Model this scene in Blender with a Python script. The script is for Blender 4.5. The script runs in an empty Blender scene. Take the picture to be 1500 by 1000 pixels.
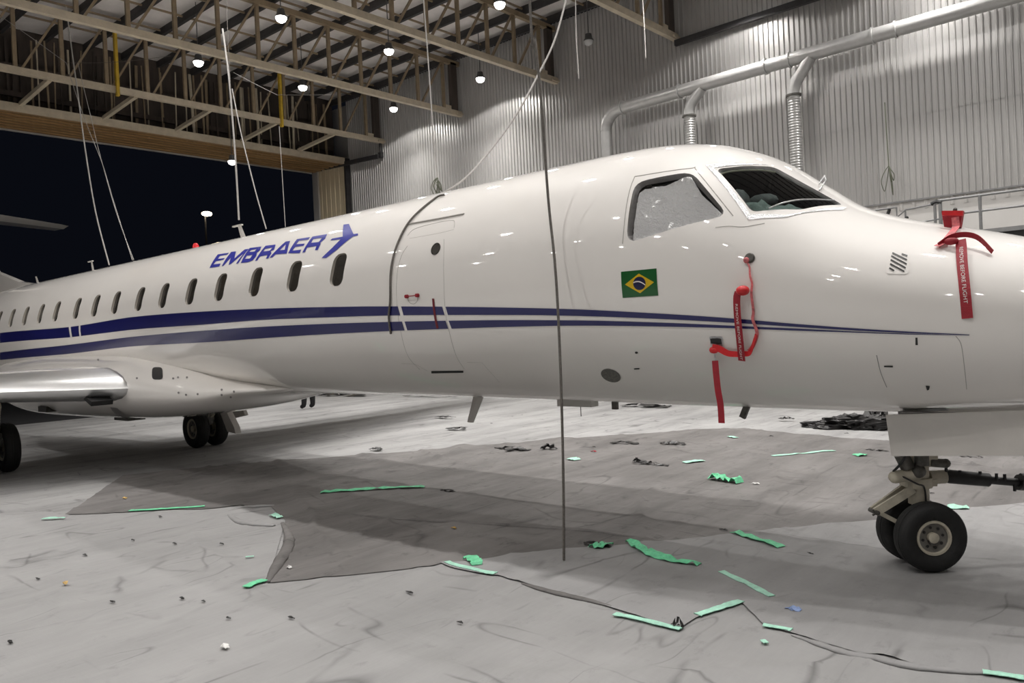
import bpy, bmesh, math, random
import numpy as np
from mathutils import Vector, Matrix
from mathutils.bvhtree import BVHTree
from mathutils.geometry import delaunay_2d_cdt
from mathutils.interpolate import poly_3d_calc

random.seed(7)
S = bpy.context.scene
COL = S.collection
PI = math.pi

# ------------------------------------------------------------------ camera
FPX, CAM_H = 1160.0, 1.858
def _camera_axes():
    a = np.array([-565 - 750, 552 - 500, FPX], float); a /= np.linalg.norm(a)
    n = np.cross(a, np.array([1, -.047, 0.])); n /= np.linalg.norm(n)
    if n[1] > 0: n = -n
    x = -a
    return np.array([x, np.cross(n, x), n])
RW = _camera_axes()                       # rows: world X (nose), Y (towards long wall), Z in lens axes
cd = bpy.data.cameras.new('camera'); cam = bpy.data.objects.new('camera', cd); COL.objects.link(cam)
r_, u_, b_ = RW @ np.array([1, 0, 0.]), RW @ np.array([0, -1, 0.]), RW @ np.array([0, 0, -1.])
cam.matrix_world = Matrix(((r_[0], u_[0], b_[0], 0), (r_[1], u_[1], b_[1], 0), (r_[2], u_[2], b_[2], CAM_H), (0, 0, 0, 1)))
cd.sensor_width = 36; cd.lens = 36 * FPX / 1500; cd.clip_end = 300
S.camera = cam
CAMP = Vector((0, 0, CAM_H))

# ------------------------------------------------------------------ world (night outside) and exposure
W = bpy.data.worlds.new('night'); S.world = W; W.use_nodes = True
W.node_tree.nodes['Background'].inputs[0].default_value = (.010, .012, .020, 1)
W.node_tree.nodes['Background'].inputs[1].default_value = .25
S.view_settings.view_transform = 'Standard'; S.view_settings.look = 'None'
S.view_settings.gamma = 1; S.view_settings.use_curve_mapping = False
S.view_settings.exposure = 0.12
LAMP_POWER = 135.0            # wide spill of each lamp
LAMP_BEAM = 560.0            # its narrower downward beam
LAMP_CONE = math.radians(154)
LAMP_COLOR = (1.0, .975, .945)
LENS_GLOW = 12.0

# ------------------------------------------------------------------ measuring helpers: a sight line meets a plane of the hangar
def ray(px, py):
    return Vector(RW @ np.array([px - 750, py - 500, FPX], float)).normalized()
def at_y(px, py, y):
    d = ray(px, py); return CAMP + d * (y / d.y)
def at_x(px, py, x):
    d = ray(px, py); return CAMP + d * (x / d.x)
def at_z(px, py, z=0.0):
    d = ray(px, py); return CAMP + d * ((z - CAM_H) / d.z)

# ------------------------------------------------------------------ materials
def mat(name, col, rough=.5, metal=0., vary=0., scale=4., bump=0., bscale=60., coat=0., stretch=None, emit=None, estr=0., spec=.5):
    m = bpy.data.materials.new(name); m.use_nodes = True
    nt = m.node_tree; p = nt.nodes['Principled BSDF']; L = nt.links
    p.inputs['Base Color'].default_value = (*col, 1); p.inputs['Roughness'].default_value = rough
    p.inputs['Metallic'].default_value = metal; p.inputs['Coat Weight'].default_value = coat
    p.inputs['Specular IOR Level'].default_value = spec
    p.inputs['Coat Roughness'].default_value = .025
    if emit: p.inputs['Emission Color'].default_value = (*emit, 1); p.inputs['Emission Strength'].default_value = estr
    tc = nt.nodes.new('ShaderNodeTexCoord'); mp = nt.nodes.new('ShaderNodeMapping')
    L.new(tc.outputs['Object'], mp.inputs[0])
    if stretch: mp.inputs['Scale'].default_value = stretch
    if vary:
        n = nt.nodes.new('ShaderNodeTexNoise'); n.inputs['Scale'].default_value = scale; n.inputs['Detail'].default_value = 6; n.inputs['Roughness'].default_value = .65
        L.new(mp.outputs[0], n.inputs['Vector'])
        cr = nt.nodes.new('ShaderNodeValToRGB')
        cr.color_ramp.elements[0].position = .3; cr.color_ramp.elements[1].position = .7
        cr.color_ramp.elements[0].color = (*[max(0, c * (1 - vary)) for c in col], 1)
        cr.color_ramp.elements[1].color = (*[min(1, c * (1 + vary)) for c in col], 1)
        L.new(n.outputs['Fac'], cr.inputs[0]); L.new(cr.outputs[0], p.inputs['Base Color'])
    if bump:
        n2 = nt.nodes.new('ShaderNodeTexNoise'); n2.inputs['Scale'].default_value = bscale; n2.inputs['Detail'].default_value = 4
        L.new(mp.outputs[0], n2.inputs['Vector'])
        bp = nt.nodes.new('ShaderNodeBump'); bp.inputs['Strength'].default_value = bump; bp.inputs['Distance'].default_value = .02
        L.new(n2.outputs['Fac'], bp.inputs['Height']); L.new(bp.outputs[0], p.inputs['Normal'])
    return m

M = {}
M['paint'] = mat('white_aircraft_paint', (.86, .828, .79), .5, coat=1.0, vary=.02, scale=.8)
M['paint_dull'] = mat('dull_white_paint', (.60, .575, .54), .4, vary=.04, scale=5)  # same hue as the body paint, darker and without coat
M['jamb'] = mat('window_jamb_grey', (.34, .31, .27), .5, vary=.08, scale=8)
M['cockpit'] = mat('cockpit_dark_lining', (.012, .013, .015), .7, vary=.3, scale=9)
M['pane'] = mat('dark_cabin_pane', (.035, .031, .026), .12, coat=.3, vary=.2, scale=5)
M['blue'] = mat('navy_blue_paint', (.010, .011, .105), .35, coat=.35, vary=.06, scale=3)
M['logo_blue'] = mat('bright_blue_paint', (.022, .03, .34), .35, coat=.35, vary=.05, scale=3)
M['silver'] = mat('polished_leading_edge', (.80, .80, .80), .34, 1., vary=.05, scale=3)
M['foil'] = mat('crinkled_silver_foil', (.98, .97, .96), .34, .12, vary=.06, scale=90, bump=1.0, bscale=85, spec=1.0)
M['tapefoil'] = mat('aluminium_tape', (.62, .62, .63), .3, .75, vary=.12, scale=40, bump=.5, bscale=90)
M['seal'] = mat('grey_window_seal', (.23, .22, .215), .5, vary=.15, scale=20)
M['seam'] = mat('grey_panel_seam', (.42, .40, .37), .6, vary=.1, scale=20)
M['black'] = mat('black_rubber_gloss', (.018, .018, .018), .45, vary=.3, scale=15)
M['tyre'] = mat('tyre_rubber', (.012, .012, .012), .7, vary=.35, scale=14, bump=.2, bscale=90)
M['hub'] = mat('grey_wheel_hub', (.20, .19, .17), .45, .3, vary=.2, scale=18)
M['gear'] = mat('cream_gear_paint', (.50, .46, .37), .45, vary=.18, scale=12)
M['gear_dark'] = mat('oily_gear_metal', (.10, .095, .085), .45, .4, vary=.4, scale=22)
M['red'] = mat('red_streamer_cloth', (.33, .010, .022), .55, vary=.15, scale=25, bump=.3, bscale=160)
M['red_light'] = mat('bright_red_cap', (.62, .02, .025), .4, vary=.1, scale=25)
M['pink'] = mat('worn_pinkish_strap', (.62, .16, .17), .6, vary=.45, scale=30)
M['white_print'] = mat('white_print', (.80, .74, .72), .6, vary=.1, scale=30)
M['flag_green'] = mat('flag_green', (.004, .095, .018), .35, coat=.4, vary=.1, scale=14)
M['flag_yellow'] = mat('flag_yellow', (.66, .43, .008), .35, coat=.4, vary=.08, scale=14)
M['flag_blue'] = mat('flag_blue', (.008, .010, .055), .35, coat=.4, vary=.15, scale=40)
M['zinc'] = mat('galvanised_cladding', (.47, .46, .447), .42, .35, vary=.07, scale=1.2, stretch=(1, 1, .15))
M['zinc_duct'] = mat('galvanised_duct', (.47, .465, .455), .40, .5, vary=.10, scale=5)
M['plaster'] = mat('white_lower_wall', (.64, .62, .595), .7, vary=.04, scale=1.5)
M['roof'] = mat('grey_roof_sheet', (.74, .70, .675), .7, vary=.10, scale=2)
M['purlin'] = mat('dark_purlin_steel', (.030, .028, .029), .6, vary=.3, scale=6)
M['steel'] = mat('beige_truss_paint', (.27, .205, .13), .5, vary=.18, scale=5)
M['steel_pale'] = mat('pale_truss_chord_paint', (.52, .45, .34), .45, vary=.15, scale=4)
M['yellow'] = mat('yellow_crane_paint', (.55, .36, .03), .5, vary=.15, scale=7)
M['rail_grey'] = mat('grey_handrail_paint', (.25, .25, .25), .45, .3, vary=.15, scale=9)
M['brown'] = mat('brown_header_cladding', (.33, .20, .09), .5, .15, vary=.3, scale=2, stretch=(6, .35, 1))
M['brown_dark'] = mat('dark_brown_gable', (.060, .046, .038), .7, vary=.5, scale=1.6, stretch=(1, 1.5, .3))
M['cream'] = mat('cream_jamb_cladding', (.66, .57, .40), .55, vary=.16, scale=1.3, stretch=(1, 1, .2))
M['asphalt'] = mat('night_apron_asphalt', (.02, .02, .022), .9, vary=.3, scale=3)
M['rope'] = mat('grey_rope', (.16, .145, .13), .8, vary=.3, scale=60, bump=.5, bscale=200)
M['rope_pale'] = mat('pale_rope', (.42, .40, .38), .75, vary=.15, scale=60)
M['rope_green'] = mat('greenish_cord', (.13, .14, .10), .8, vary=.3, scale=60)
M['tape'] = mat('green_masking_tape', (.16, .62, .34), .55, vary=.22, scale=20, bump=.3, bscale=70)
M['tape_pale'] = mat('pale_mint_tape', (.40, .72, .57), .55, vary=.2, scale=20, bump=.3, bscale=70)
M['scrap'] = mat('black_plastic_scrap', (.016, .015, .015), .35, vary=.4, scale=20)
M['trash_white'] = mat('white_paper_scrap', (.75, .74, .72), .6, vary=.1, scale=20)
M['trash_amber'] = mat('amber_paper_scrap', (.55, .36, .12), .6, vary=.2, scale=20)
M['trash_blue'] = mat('blue_cloth_scrap', (.22, .30, .52), .6, vary=.3, scale=40)
M['lamp_body'] = mat('lamp_housing', (.10, .10, .10), .5, .4, vary=.1, scale=20)
M['lens'] = mat('lit_lamp_lens', (1, 1, 1), .3, emit=(1, .97, .93), estr=LENS_GLOW)
M['lens_off'] = mat('unlit_lamp_lens', (.5, .5, .5), .2, vary=.05)
M['street'] = mat('street_lamp_lens', (1, .9, .75), .3, emit=(1, .80, .55), estr=25)
M['beacon'] = mat('red_beacon_lens', (.65, .02, .03), .15, coat=.5, vary=.1, scale=20)
M['skin'] = mat('skin', (.45, .28, .2), .5, vary=.08, scale=20)
M['trousers'] = mat('black_work_trousers', (.010, .010, .011), .8, vary=.3, scale=20)
M['vest'] = mat('yellow_high_visibility_vest', (.72, .62, .03), .6, vary=.1, scale=20)
M['hair'] = mat('dark_hair', (.02, .015, .012), .6, vary=.3, scale=50)
M['seat'] = mat('green_grey_seat_cover', (.24, .30, .28), .7, vary=.3, scale=12)
M['dial'] = mat('instrument_shroud', (.10, .11, .11), .6, vary=.3, scale=12)
M['dirt'] = mat('grey_scupper_mesh', (.17, .165, .15), .6, .3, vary=.4, scale=60)

def sheet_mat(name, col, dark, dirt):
    m = bpy.data.materials.new(name); m.use_nodes = True; nt = m.node_tree; L = nt.links
    p = nt.nodes['Principled BSDF']; p.inputs['Roughness'].default_value = .62; p.inputs['Specular IOR Level'].default_value = .3
    tc = nt.nodes.new('ShaderNodeTexCoord')
    def noise_(scale, st=(1, 1, 1), rot=0., det=6, rough=.6):
        mp = nt.nodes.new('ShaderNodeMapping'); mp.inputs['Scale'].default_value = st; mp.inputs['Rotation'].default_value = (0, 0, rot)
        L.new(tc.outputs['Object'], mp.inputs[0])
        n = nt.nodes.new('ShaderNodeTexNoise'); n.inputs['Scale'].default_value = scale; n.inputs['Detail'].default_value = det; n.inputs['Roughness'].default_value = rough
        L.new(mp.outputs[0], n.inputs['Vector']); return n.outputs['Fac']
    def ramp(f, a, b, ca, cb):
        c = nt.nodes.new('ShaderNodeValToRGB'); c.color_ramp.elements[0].position = a; c.color_ramp.elements[1].position = b
        c.color_ramp.elements[0].color = (*ca, 1); c.color_ramp.elements[1].color = (*cb, 1); L.new(f, c.inputs[0]); return c.outputs[0]
    def mul(a, b, f=1.):
        x = nt.nodes.new('ShaderNodeMix'); x.data_type = 'RGBA'; x.blend_type = 'MULTIPLY'; x.inputs[0].default_value = f
        L.new(a, x.inputs[6]); L.new(b, x.inputs[7]); return x.outputs[2]
    base = ramp(noise_(.55), .3, .7, dark, col)
    streak = ramp(noise_(1.6, (1, .16, 1), .5, 8, .7), .34, .56, (1 - dirt,) * 3, (1, 1, 1))
    spots = ramp(noise_(5.5, (1, .6, 1), .2, 7, .72), .30, .42, (1 - dirt * 1.3,) * 3, (1, 1, 1))
    c = mul(mul(base, streak), spots)
    for sc, st, rot, wd, dk in ((1.1, (1, .22, 1), .55, .012, .45), (1.5, (.25, 1, 1), .30, .010, .40), (2.3, (1, .3, 1), 1.15, .010, .35)):  # dark crease lines put into the colour: shade of the folds together with dirt
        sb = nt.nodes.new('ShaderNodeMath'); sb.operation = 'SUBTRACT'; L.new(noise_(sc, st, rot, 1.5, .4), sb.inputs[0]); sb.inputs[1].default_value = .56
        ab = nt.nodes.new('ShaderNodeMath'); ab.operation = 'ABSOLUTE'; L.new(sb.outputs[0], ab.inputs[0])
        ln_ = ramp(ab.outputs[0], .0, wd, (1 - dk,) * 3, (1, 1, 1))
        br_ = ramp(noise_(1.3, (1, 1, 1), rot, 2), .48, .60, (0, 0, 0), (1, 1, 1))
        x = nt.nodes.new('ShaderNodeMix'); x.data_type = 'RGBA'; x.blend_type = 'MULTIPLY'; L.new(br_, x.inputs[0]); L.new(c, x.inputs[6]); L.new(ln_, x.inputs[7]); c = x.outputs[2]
    L.new(c, p.inputs['Base Color'])
    bp = nt.nodes.new('ShaderNodeBump'); bp.inputs['Strength'].default_value = .55; bp.inputs['Distance'].default_value = .03
    ad = nt.nodes.new('ShaderNodeMath'); ad.operation = 'ADD'
    L.new(noise_(3.2, (1, .12, 1), .9, 5, .55), ad.inputs[0]); L.new(noise_(2.6, (.15, 1, 1), .35, 6, .6), ad.inputs[1])
    L.new(ad.outputs[0], bp.inputs['Height']); L.new(bp.outputs[0], p.inputs['Normal'])
    return m
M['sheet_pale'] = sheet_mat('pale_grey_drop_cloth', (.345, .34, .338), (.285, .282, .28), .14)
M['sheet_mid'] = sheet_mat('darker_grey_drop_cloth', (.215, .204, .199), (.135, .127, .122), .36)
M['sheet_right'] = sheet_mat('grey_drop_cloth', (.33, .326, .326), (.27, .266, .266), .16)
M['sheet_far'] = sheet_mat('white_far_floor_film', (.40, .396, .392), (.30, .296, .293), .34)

def glass(name, tint, amount):
    m = bpy.data.materials.new(name); m.use_nodes = True; nt = m.node_tree; nt.nodes.clear()
    o = nt.nodes.new('ShaderNodeOutputMaterial'); t = nt.nodes.new('ShaderNodeBsdfTransparent'); g = nt.nodes.new('ShaderNodeBsdfGlossy')
    t.inputs[0].default_value = (*tint, 1); g.inputs['Roughness'].default_value = .04
    f = nt.nodes.new('ShaderNodeFresnel'); f.inputs['IOR'].default_value = 1.38
    x = nt.nodes.new('ShaderNodeMixShader'); nt.links.new(f.outputs[0], x.inputs[0]); nt.links.new(t.outputs[0], x.inputs[1]); nt.links.new(g.outputs[0], x.inputs[2])
    nt.links.new(x.outputs[0], o.inputs[0]); return m
M['glass'] = glass('windshield_glass', (.80, .86, .84), .1); M['clear'] = glass('side_window_glass', (.98, .98, .98), .1)

# ------------------------------------------------------------------ object helpers
def tag(o, label=None, cat=None, group=None, kind=None):
    if label: o['label'] = label
    if cat: o['category'] = cat
    if group: o['group'] = group
    if kind: o['kind'] = kind
    return o
def empty(name, label=None, cat=None, loc=(0, 0, 0), group=None):
    o = bpy.data.objects.new(name, None); o.location = loc; o.empty_display_size = .1; COL.objects.link(o)
    return tag(o, label, cat, group)
def mesh_obj(name, verts, faces, material, parent=None, smooth=False, origin=None):
    me = bpy.data.meshes.new(name)
    if origin is not None:
        ov = Vector(origin); verts = [Vector(v) - ov for v in verts]
    me.from_pydata([tuple(v) for v in verts], [], faces); me.materials.append(material)
    if smooth: me.polygons.foreach_set('use_smooth', [True] * len(me.polygons))
    me.update()
    o = bpy.data.objects.new(name, me); COL.objects.link(o)
    loc = Vector(origin) if origin is not None else Vector((0, 0, 0))
    if parent is not None:
        o.parent = parent; loc = loc - world_loc(parent)
    o.location = loc
    return o
def world_loc(o):
    v = Vector(o.location)
    while o.parent: o = o.parent; v += Vector(o.location)
    return v

class MB:
    def __init__(s): s.v = []; s.f = []
    def add(s, v, f):
        n = len(s.v); s.v += [Vector(p) for p in v]; s.f += [tuple(i + n for i in q) for q in f]; return s
    def box(s, c, d, rot=None):
        hx, hy, hz = d[0] / 2, d[1] / 2, d[2] / 2
        p = [Vector((x * hx, y * hy, z * hz)) for x in (-1, 1) for y in (-1, 1) for z in (-1, 1)]
        if rot is not None: p = [rot @ q for q in p]
        return s.add([q + Vector(c) for q in p], [(0, 1, 3, 2), (4, 6, 7, 5), (0, 4, 5, 1), (2, 3, 7, 6), (0, 2, 6, 4), (1, 5, 7, 3)])
    def bar(s, a, b, w, h=None, up=(0, 0, 1)):
        a, b = Vector(a), Vector(b); h = h or w
        d = (b - a).normalized(); u = Vector(up)
        if abs(d.dot(u)) > .99: u = Vector((1, 0, 0))
        x = d.cross(u).normalized(); y = x.cross(d)
        q = [p + x * (w / 2 * i) + y * (h / 2 * j) for p in (a, b) for i, j in ((-1, -1), (1, -1), (1, 1), (-1, 1))]
        return s.add(q, [(3, 2, 1, 0), (4, 5, 6, 7), (0, 1, 5, 4), (1, 2, 6, 5), (2, 3, 7, 6), (3, 0, 4, 7)])
    def tube(s, pts, r, n=8, cap=True):
        pts = [Vector(p) for p in pts]; rs = r if isinstance(r, (list, tuple)) else [r] * len(pts)
        d0 = (pts[1] - pts[0]).normalized(); u = d0.orthogonal().normalized(); base = len(s.v); rings = []
        for i, p in enumerate(pts):
            d = (pts[min(i + 1, len(pts) - 1)] - pts[max(i - 1, 0)]).normalized()
            u = (u - d * u.dot(d)).normalized(); w = d.cross(u)
            rings.append([p + (u * math.cos(2 * PI * k / n) + w * math.sin(2 * PI * k / n)) * rs[i] for k in range(n)])
        v = [q for g in rings for q in g]; f = []
        for i in range(len(pts) - 1):
            for k in range(n):
                f.append((i * n + k, i * n + (k + 1) % n, (i + 1) * n + (k + 1) % n, (i + 1) * n + k))
        if cap: f += [tuple(range(n - 1, -1, -1)), tuple((len(pts) - 1) * n + k for k in range(n))]
        return s.add(v, f)
    def lathe(s, prof, c, axis, n=32):
        """profile of (radius, height) turned about axis through c"""
        a = Vector(axis).normalized(); u = a.orthogonal().normalized(); w = a.cross(u); c = Vector(c)
        v = []; f = []
        for r, h in prof:
            for k in range(n):
                t = 2 * PI * k / n; v.append(c + a * h + (u * math.cos(t) + w * math.sin(t)) * max(r, 1e-4))
        for i in range(len(prof) - 1):
            for k in range(n): f.append((i * n + k, i * n + (k + 1) % n, (i + 1) * n + (k + 1) % n, (i + 1) * n + k))
        return s.add(v, f)
    def ball(s, c, r, n=12, sc=(1, 1, 1)):
        c = Vector(c); v = []; f = []
        m = n // 2
        for i in range(m + 1):
            t = PI * i / m
            for k in range(n):
                p = 2 * PI * k / n
                v.append(c + Vector((math.sin(t) * math.cos(p) * sc[0], math.sin(t) * math.sin(p) * sc[1], math.cos(t) * sc[2])) * r)
        for i in range(m):
            for k in range(n): f.append((i * n + k, (i + 1) * n + k, (i + 1) * n + (k + 1) % n, i * n + (k + 1) % n))
        return s.add(v, f)
    def build(s, name, material, parent=None, smooth=False, origin=None, kind=None):
        o = mesh_obj(name, s.v, s.f, material, parent, smooth, origin)
        if smooth: o.data.set_sharp_from_angle(angle=math.radians(40))
        if kind: o['kind'] = kind
        return o

def spline(pts, n=6):
    pts = [Vector(p) for p in pts]; out = []
    for i in range(len(pts) - 1):
        p0 = pts[max(i - 1, 0)]; p1 = pts[i]; p2 = pts[i + 1]; p3 = pts[min(i + 2, len(pts) - 1)]
        for k in range(n):
            t = k / n
            out.append(.5 * ((2 * p1) + (p2 - p0) * t + (2 * p0 - 5 * p1 + 4 * p2 - p3) * t * t + (3 * p1 - p0 - 3 * p2 + p3) * t ** 3))
    out.append(pts[-1]); return out

def pchip(xs, ys, q):
    xs = np.asarray(xs, float); ys = np.asarray(ys, float); q = np.asarray(q, float)
    h = np.diff(xs); d = np.diff(ys) / h; m = np.zeros_like(ys)
    for i in range(1, len(xs) - 1):
        if d[i - 1] * d[i] > 0:
            w1 = 2 * h[i] + h[i - 1]; w2 = h[i] + 2 * h[i - 1]; m[i] = (w1 + w2) / (w1 / d[i - 1] + w2 / d[i])
    m[0], m[-1] = d[0], d[-1]
    i = np.clip(np.searchsorted(xs, q) - 1, 0, len(h) - 1); t = (q - xs[i]) / h[i]
    return (2*t**3-3*t**2+1)*ys[i] + (t**3-2*t**2+t)*h[i]*m[i] + (-2*t**3+3*t**2)*ys[i+1] + (t**3-t**2)*h[i]*m[i+1]

def fill(poly, step, holes=()):
    """2D polygon -> verts, triangles with an interior grid, exact outline"""
    V = []; E = []
    def ring(pl):
        n0 = len(V); pts = []
        for i in range(len(pl)):
            a, b = Vector(pl[i]), Vector(pl[(i + 1) % len(pl)]); k = max(1, int((b - a).length / step + .5))
            pts += [a.lerp(b, j / k) for j in range(k)]
        V.extend(pts); n = len(pts); E.extend([(n0 + i, n0 + (i + 1) % n) for i in range(n)])
        return np.array([tuple(p) for p in pts])
    def inside(P, R):
        c = np.zeros(len(P), bool); x, y = P[:, 0], P[:, 1]
        for i in range(len(R)):
            x1, y1 = R[i]; x2, y2 = R[i - 1]
            k = ((y1 > y) != (y2 > y)) & (x < (x2 - x1) * (y - y1) / (y2 - y1 + 1e-12) + x1); c ^= k
        return c
    R = ring(poly); H = [ring(h) for h in holes]
    xs = np.arange(R[:, 0].min() + step * .5, R[:, 0].max(), step); ys = np.arange(R[:, 1].min() + step * .5, R[:, 1].max(), step)
    if len(xs) and len(ys):
        G = np.stack(np.meshgrid(xs, ys), -1).reshape(-1, 2); k = inside(G, R)
        for h in H: k &= ~inside(G, h)
        G = G[k]
        A = np.concatenate([R] + H)
        keep = np.ones(len(G), bool)
        for i0 in range(0, len(G), 4000):
            g = G[i0:i0 + 4000]; keep[i0:i0 + 4000] = (((g[:, None, :] - A[None]) ** 2).sum(-1).min(1) > (step * .35) ** 2)
        V.extend([Vector(p) for p in G[keep]])
    r = delaunay_2d_cdt(V, E, [], 1, 1e-6)
    co = np.array([tuple(p) for p in r[0]]); tri = [tuple(f) for f in r[2]]
    if H and tri:
        cen = np.array([co[list(f)].mean(0) for f in tri]); k = np.ones(len(tri), bool)
        for h in H: k &= ~inside(cen, h)
        tri = [f for f, q in zip(tri, k) if q]
    return co, tri

def rounded(poly, r, n=4):
    out = []; P = [Vector(p) for p in poly]; N = len(P)
    for i in range(N):
        a, b, c = P[i - 1], P[i], P[(i + 1) % N]; rr = min(r, (a - b).length * .45, (c - b).length * .45)
        s, e = b + (a - b).normalized() * rr, b + (c - b).normalized() * rr
        for k in range(n + 1):
            t = k / n; out.append((1 - t) ** 2 * s + 2 * t * (1 - t) * b + t * t * e)
    return out

# numpy value noise for cloth wrinkles
def vnoise(x, y, seed):
    xi = np.floor(x).astype(np.int64); yi = np.floor(y).astype(np.int64); xf = x - xi; yf = y - yi
    def h(a, b):
        n = (a * 374761393 + b * 668265263 + seed * 1442695041) & 0xffffffff
        n = ((n ^ (n >> 13)) * 1274126177) & 0xffffffff; return ((n ^ (n >> 16)) & 0xffff) / 65535.
    u = xf * xf * (3 - 2 * xf); v = yf * yf * (3 - 2 * yf)
    return (h(xi, yi) * (1 - u) + h(xi + 1, yi) * u) * (1 - v) + (h(xi, yi + 1) * (1 - u) + h(xi + 1, yi + 1) * u) * v
WHEELS = ((-1.735, 6.38), (-1.555, 6.18))
def wrinkle(x, y):
    x = np.asarray(x, float); y = np.asarray(y, float); z = np.zeros_like(x)
    wx = x + .5 * (vnoise(x * .8, y * .8, 3) - .5); wy = y + .5 * (vnoise(x * .8, y * .8, 4) - .5)
    for ang, fl, fs, amp, sd in ((.35, 1.5, .22, .034, 11), (1.2, 1.9, .25, .028, 12), (2.2, 1.7, .28, .028, 13), (.8, 3.7, .5, .015, 14), (2.8, 4.3, .6, .013, 15), (1.75, 5., .8, .009, 16)):
        c, s = math.cos(ang), math.sin(ang); a = (wx * c + wy * s) * fl; b = (-wx * s + wy * c) * fs
        r = 1 - np.abs(2 * vnoise(a, b, sd) - 1); m = np.clip((vnoise(x * .45, y * .45, sd + 40) - .35) * 2.2, 0, 1)
        z += amp * np.clip((r - .72) / .28, 0, 1) ** 2 * m
    z += .006 * vnoise(x * .7, y * .7, 77)
    for wx_, wy_ in WHEELS: z *= np.clip((np.hypot(x - wx_, y - wy_) - .18) / .3, 0, 1)      # pressed flat under the tyres
    return z

# ================================================================== SETTING
WALL_Y = 18.0; ROOF_Z = 10.62; GABLE_X = -23.4; DOOR_X = -25.4; FRONT_X = 13.0; LEFT_Y = -15.0
# floor
mesh_obj('floor', [(-70, -40, -.012), (FRONT_X, -40, -.012), (FRONT_X, 34, -.012), (-70, 34, -.012)], [(0, 1, 2, 3)], M['asphalt'])['kind'] = 'structure'
bpy.data.objects['floor'].name = 'floor'
def corrugated(x0, x1, z0, z1, y, out=-1, pitch=.12, depth=.034):
    v = []; f = []; n = int((x1 - x0) / pitch)
    prof = ((0, 0), (.34, 0), (.46, 1), (.60, 1), (.72, 0))
    pts = [(x0 + (i + a) * pitch, y + out * b * depth) for i in range(n) for a, b in prof] + [(x1, y)]
    for px, py in pts: v += [(px, py, z0), (px, py, z1)]
    for i in range(len(pts) - 1): f.append((2 * i, 2 * i + 2, 2 * i + 3, 2 * i + 1))
    return v, f
SILL_Z = 4.28
w = empty('wall_right'); w['kind'] = 'structure'
v, f = corrugated(GABLE_X, FRONT_X, 6.0, ROOF_Z, WALL_Y - .01); mesh_obj('upper_cladding', v, f, M['zinc'], w)
v, f = corrugated(GABLE_X, FRONT_X, SILL_Z, 6.06, WALL_Y); mesh_obj('lower_cladding', v, f, M['zinc'], w)
v, f = corrugated(GABLE_X, FRONT_X, SILL_Z - .20, SILL_Z - .03, WALL_Y + .018, depth=.022, pitch=.24); mesh_obj('cladding_foot', v, f, M['plaster'], w)
MB().box(((GABLE_X + FRONT_X) / 2, WALL_Y + .12, SILL_Z / 2), (FRONT_X - GABLE_X, .2, SILL_Z)).build('lower_wall', M['plaster'], w)
MB().box(((DOOR_X + FRONT_X) / 2, WALL_Y + .3, ROOF_Z / 2), (FRONT_X - DOOR_X, .1, ROOF_Z)).build('backing', M['zinc'], w)
tr = MB().box(((GABLE_X + FRONT_X) / 2, WALL_Y - .012, SILL_Z - .015), (FRONT_X - GABLE_X, .06, .03)).build('trim_1', M['rail_grey']); tr['kind'] = 'structure'
# other walls of the hall (behind the photographer)
for nm, vv in (('wall_left', [(DOOR_X, LEFT_Y, 0), (FRONT_X, LEFT_Y, 0), (FRONT_X, LEFT_Y, ROOF_Z), (DOOR_X, LEFT_Y, ROOF_Z)]),
               ('wall_front', [(FRONT_X, LEFT_Y, 0), (FRONT_X, WALL_Y + .3, 0), (FRONT_X, WALL_Y + .3, ROOF_Z), (FRONT_X, LEFT_Y, ROOF_Z)])):
    mesh_obj(nm, vv, [(0, 1, 2, 3)], M['brown_dark'])['kind'] = 'structure'
# gable above the doorway, with its vertical studs
HEAD_Z = 8.34
gw = empty('wall_back'); gw['kind'] = 'structure'
MB().box((GABLE_X - .9, (LEFT_Y + WALL_Y) / 2, (HEAD_Z + ROOF_Z) / 2 + .25), (.12, WALL_Y - LEFT_Y, ROOF_Z - HEAD_Z)).build('gable_sheet', M['brown_dark'], gw)
y = 2.0
while y < 17.6:
    x = GABLE_X - .75 + random.uniform(-.05, .45)
    MB().bar((x, y, HEAD_Z + .05), (x + random.uniform(-.1, .1), y + random.uniform(-.06, .06), ROOF_Z - .1), random.choice((.03, .03, .05, .08)), .04).build('stud', random.choice((M['steel'], M['steel'], M['steel_pale'], M['brown_dark'])), gw)
    y += random.choice((.12, .17, .22, .30))
for z in (9.0, 9.75):
    MB().bar((GABLE_X - .7, 1, z), (GABLE_X - .7, 17.8, z), .10, .14).build('girt', M['brown_dark'], gw)
# doorway header: corrugated soffit and edge strips
hd = empty('door_1'); hd['kind'] = 'structure'
nb = 14; bw = (GABLE_X - DOOR_X) / nb
for i in range(nb):
    xx = DOOR_X + (i + .5) * bw
    MB().box((xx, 2.2, HEAD_Z + (.0 if i % 2 else .035)), (bw * .96, 31.2, .03)).build('soffit_plank', M['brown'], hd)
MB().box((GABLE_X + .03, 2.2, HEAD_Z + .10), (.07, 31.2, .22)).build('header_edge', M['steel_pale'], hd)
MB().box((DOOR_X - .04, 2.2, HEAD_Z + .03), (.06, 31.2, .10)).build('outer_edge', M['zinc'], hd)
MB().box(((GABLE_X + DOOR_X) / 2 - .1, 2.2, HEAD_Z + .14), (2.1, 31.2, .08)).build('header_core', M['brown_dark'], hd)
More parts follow.
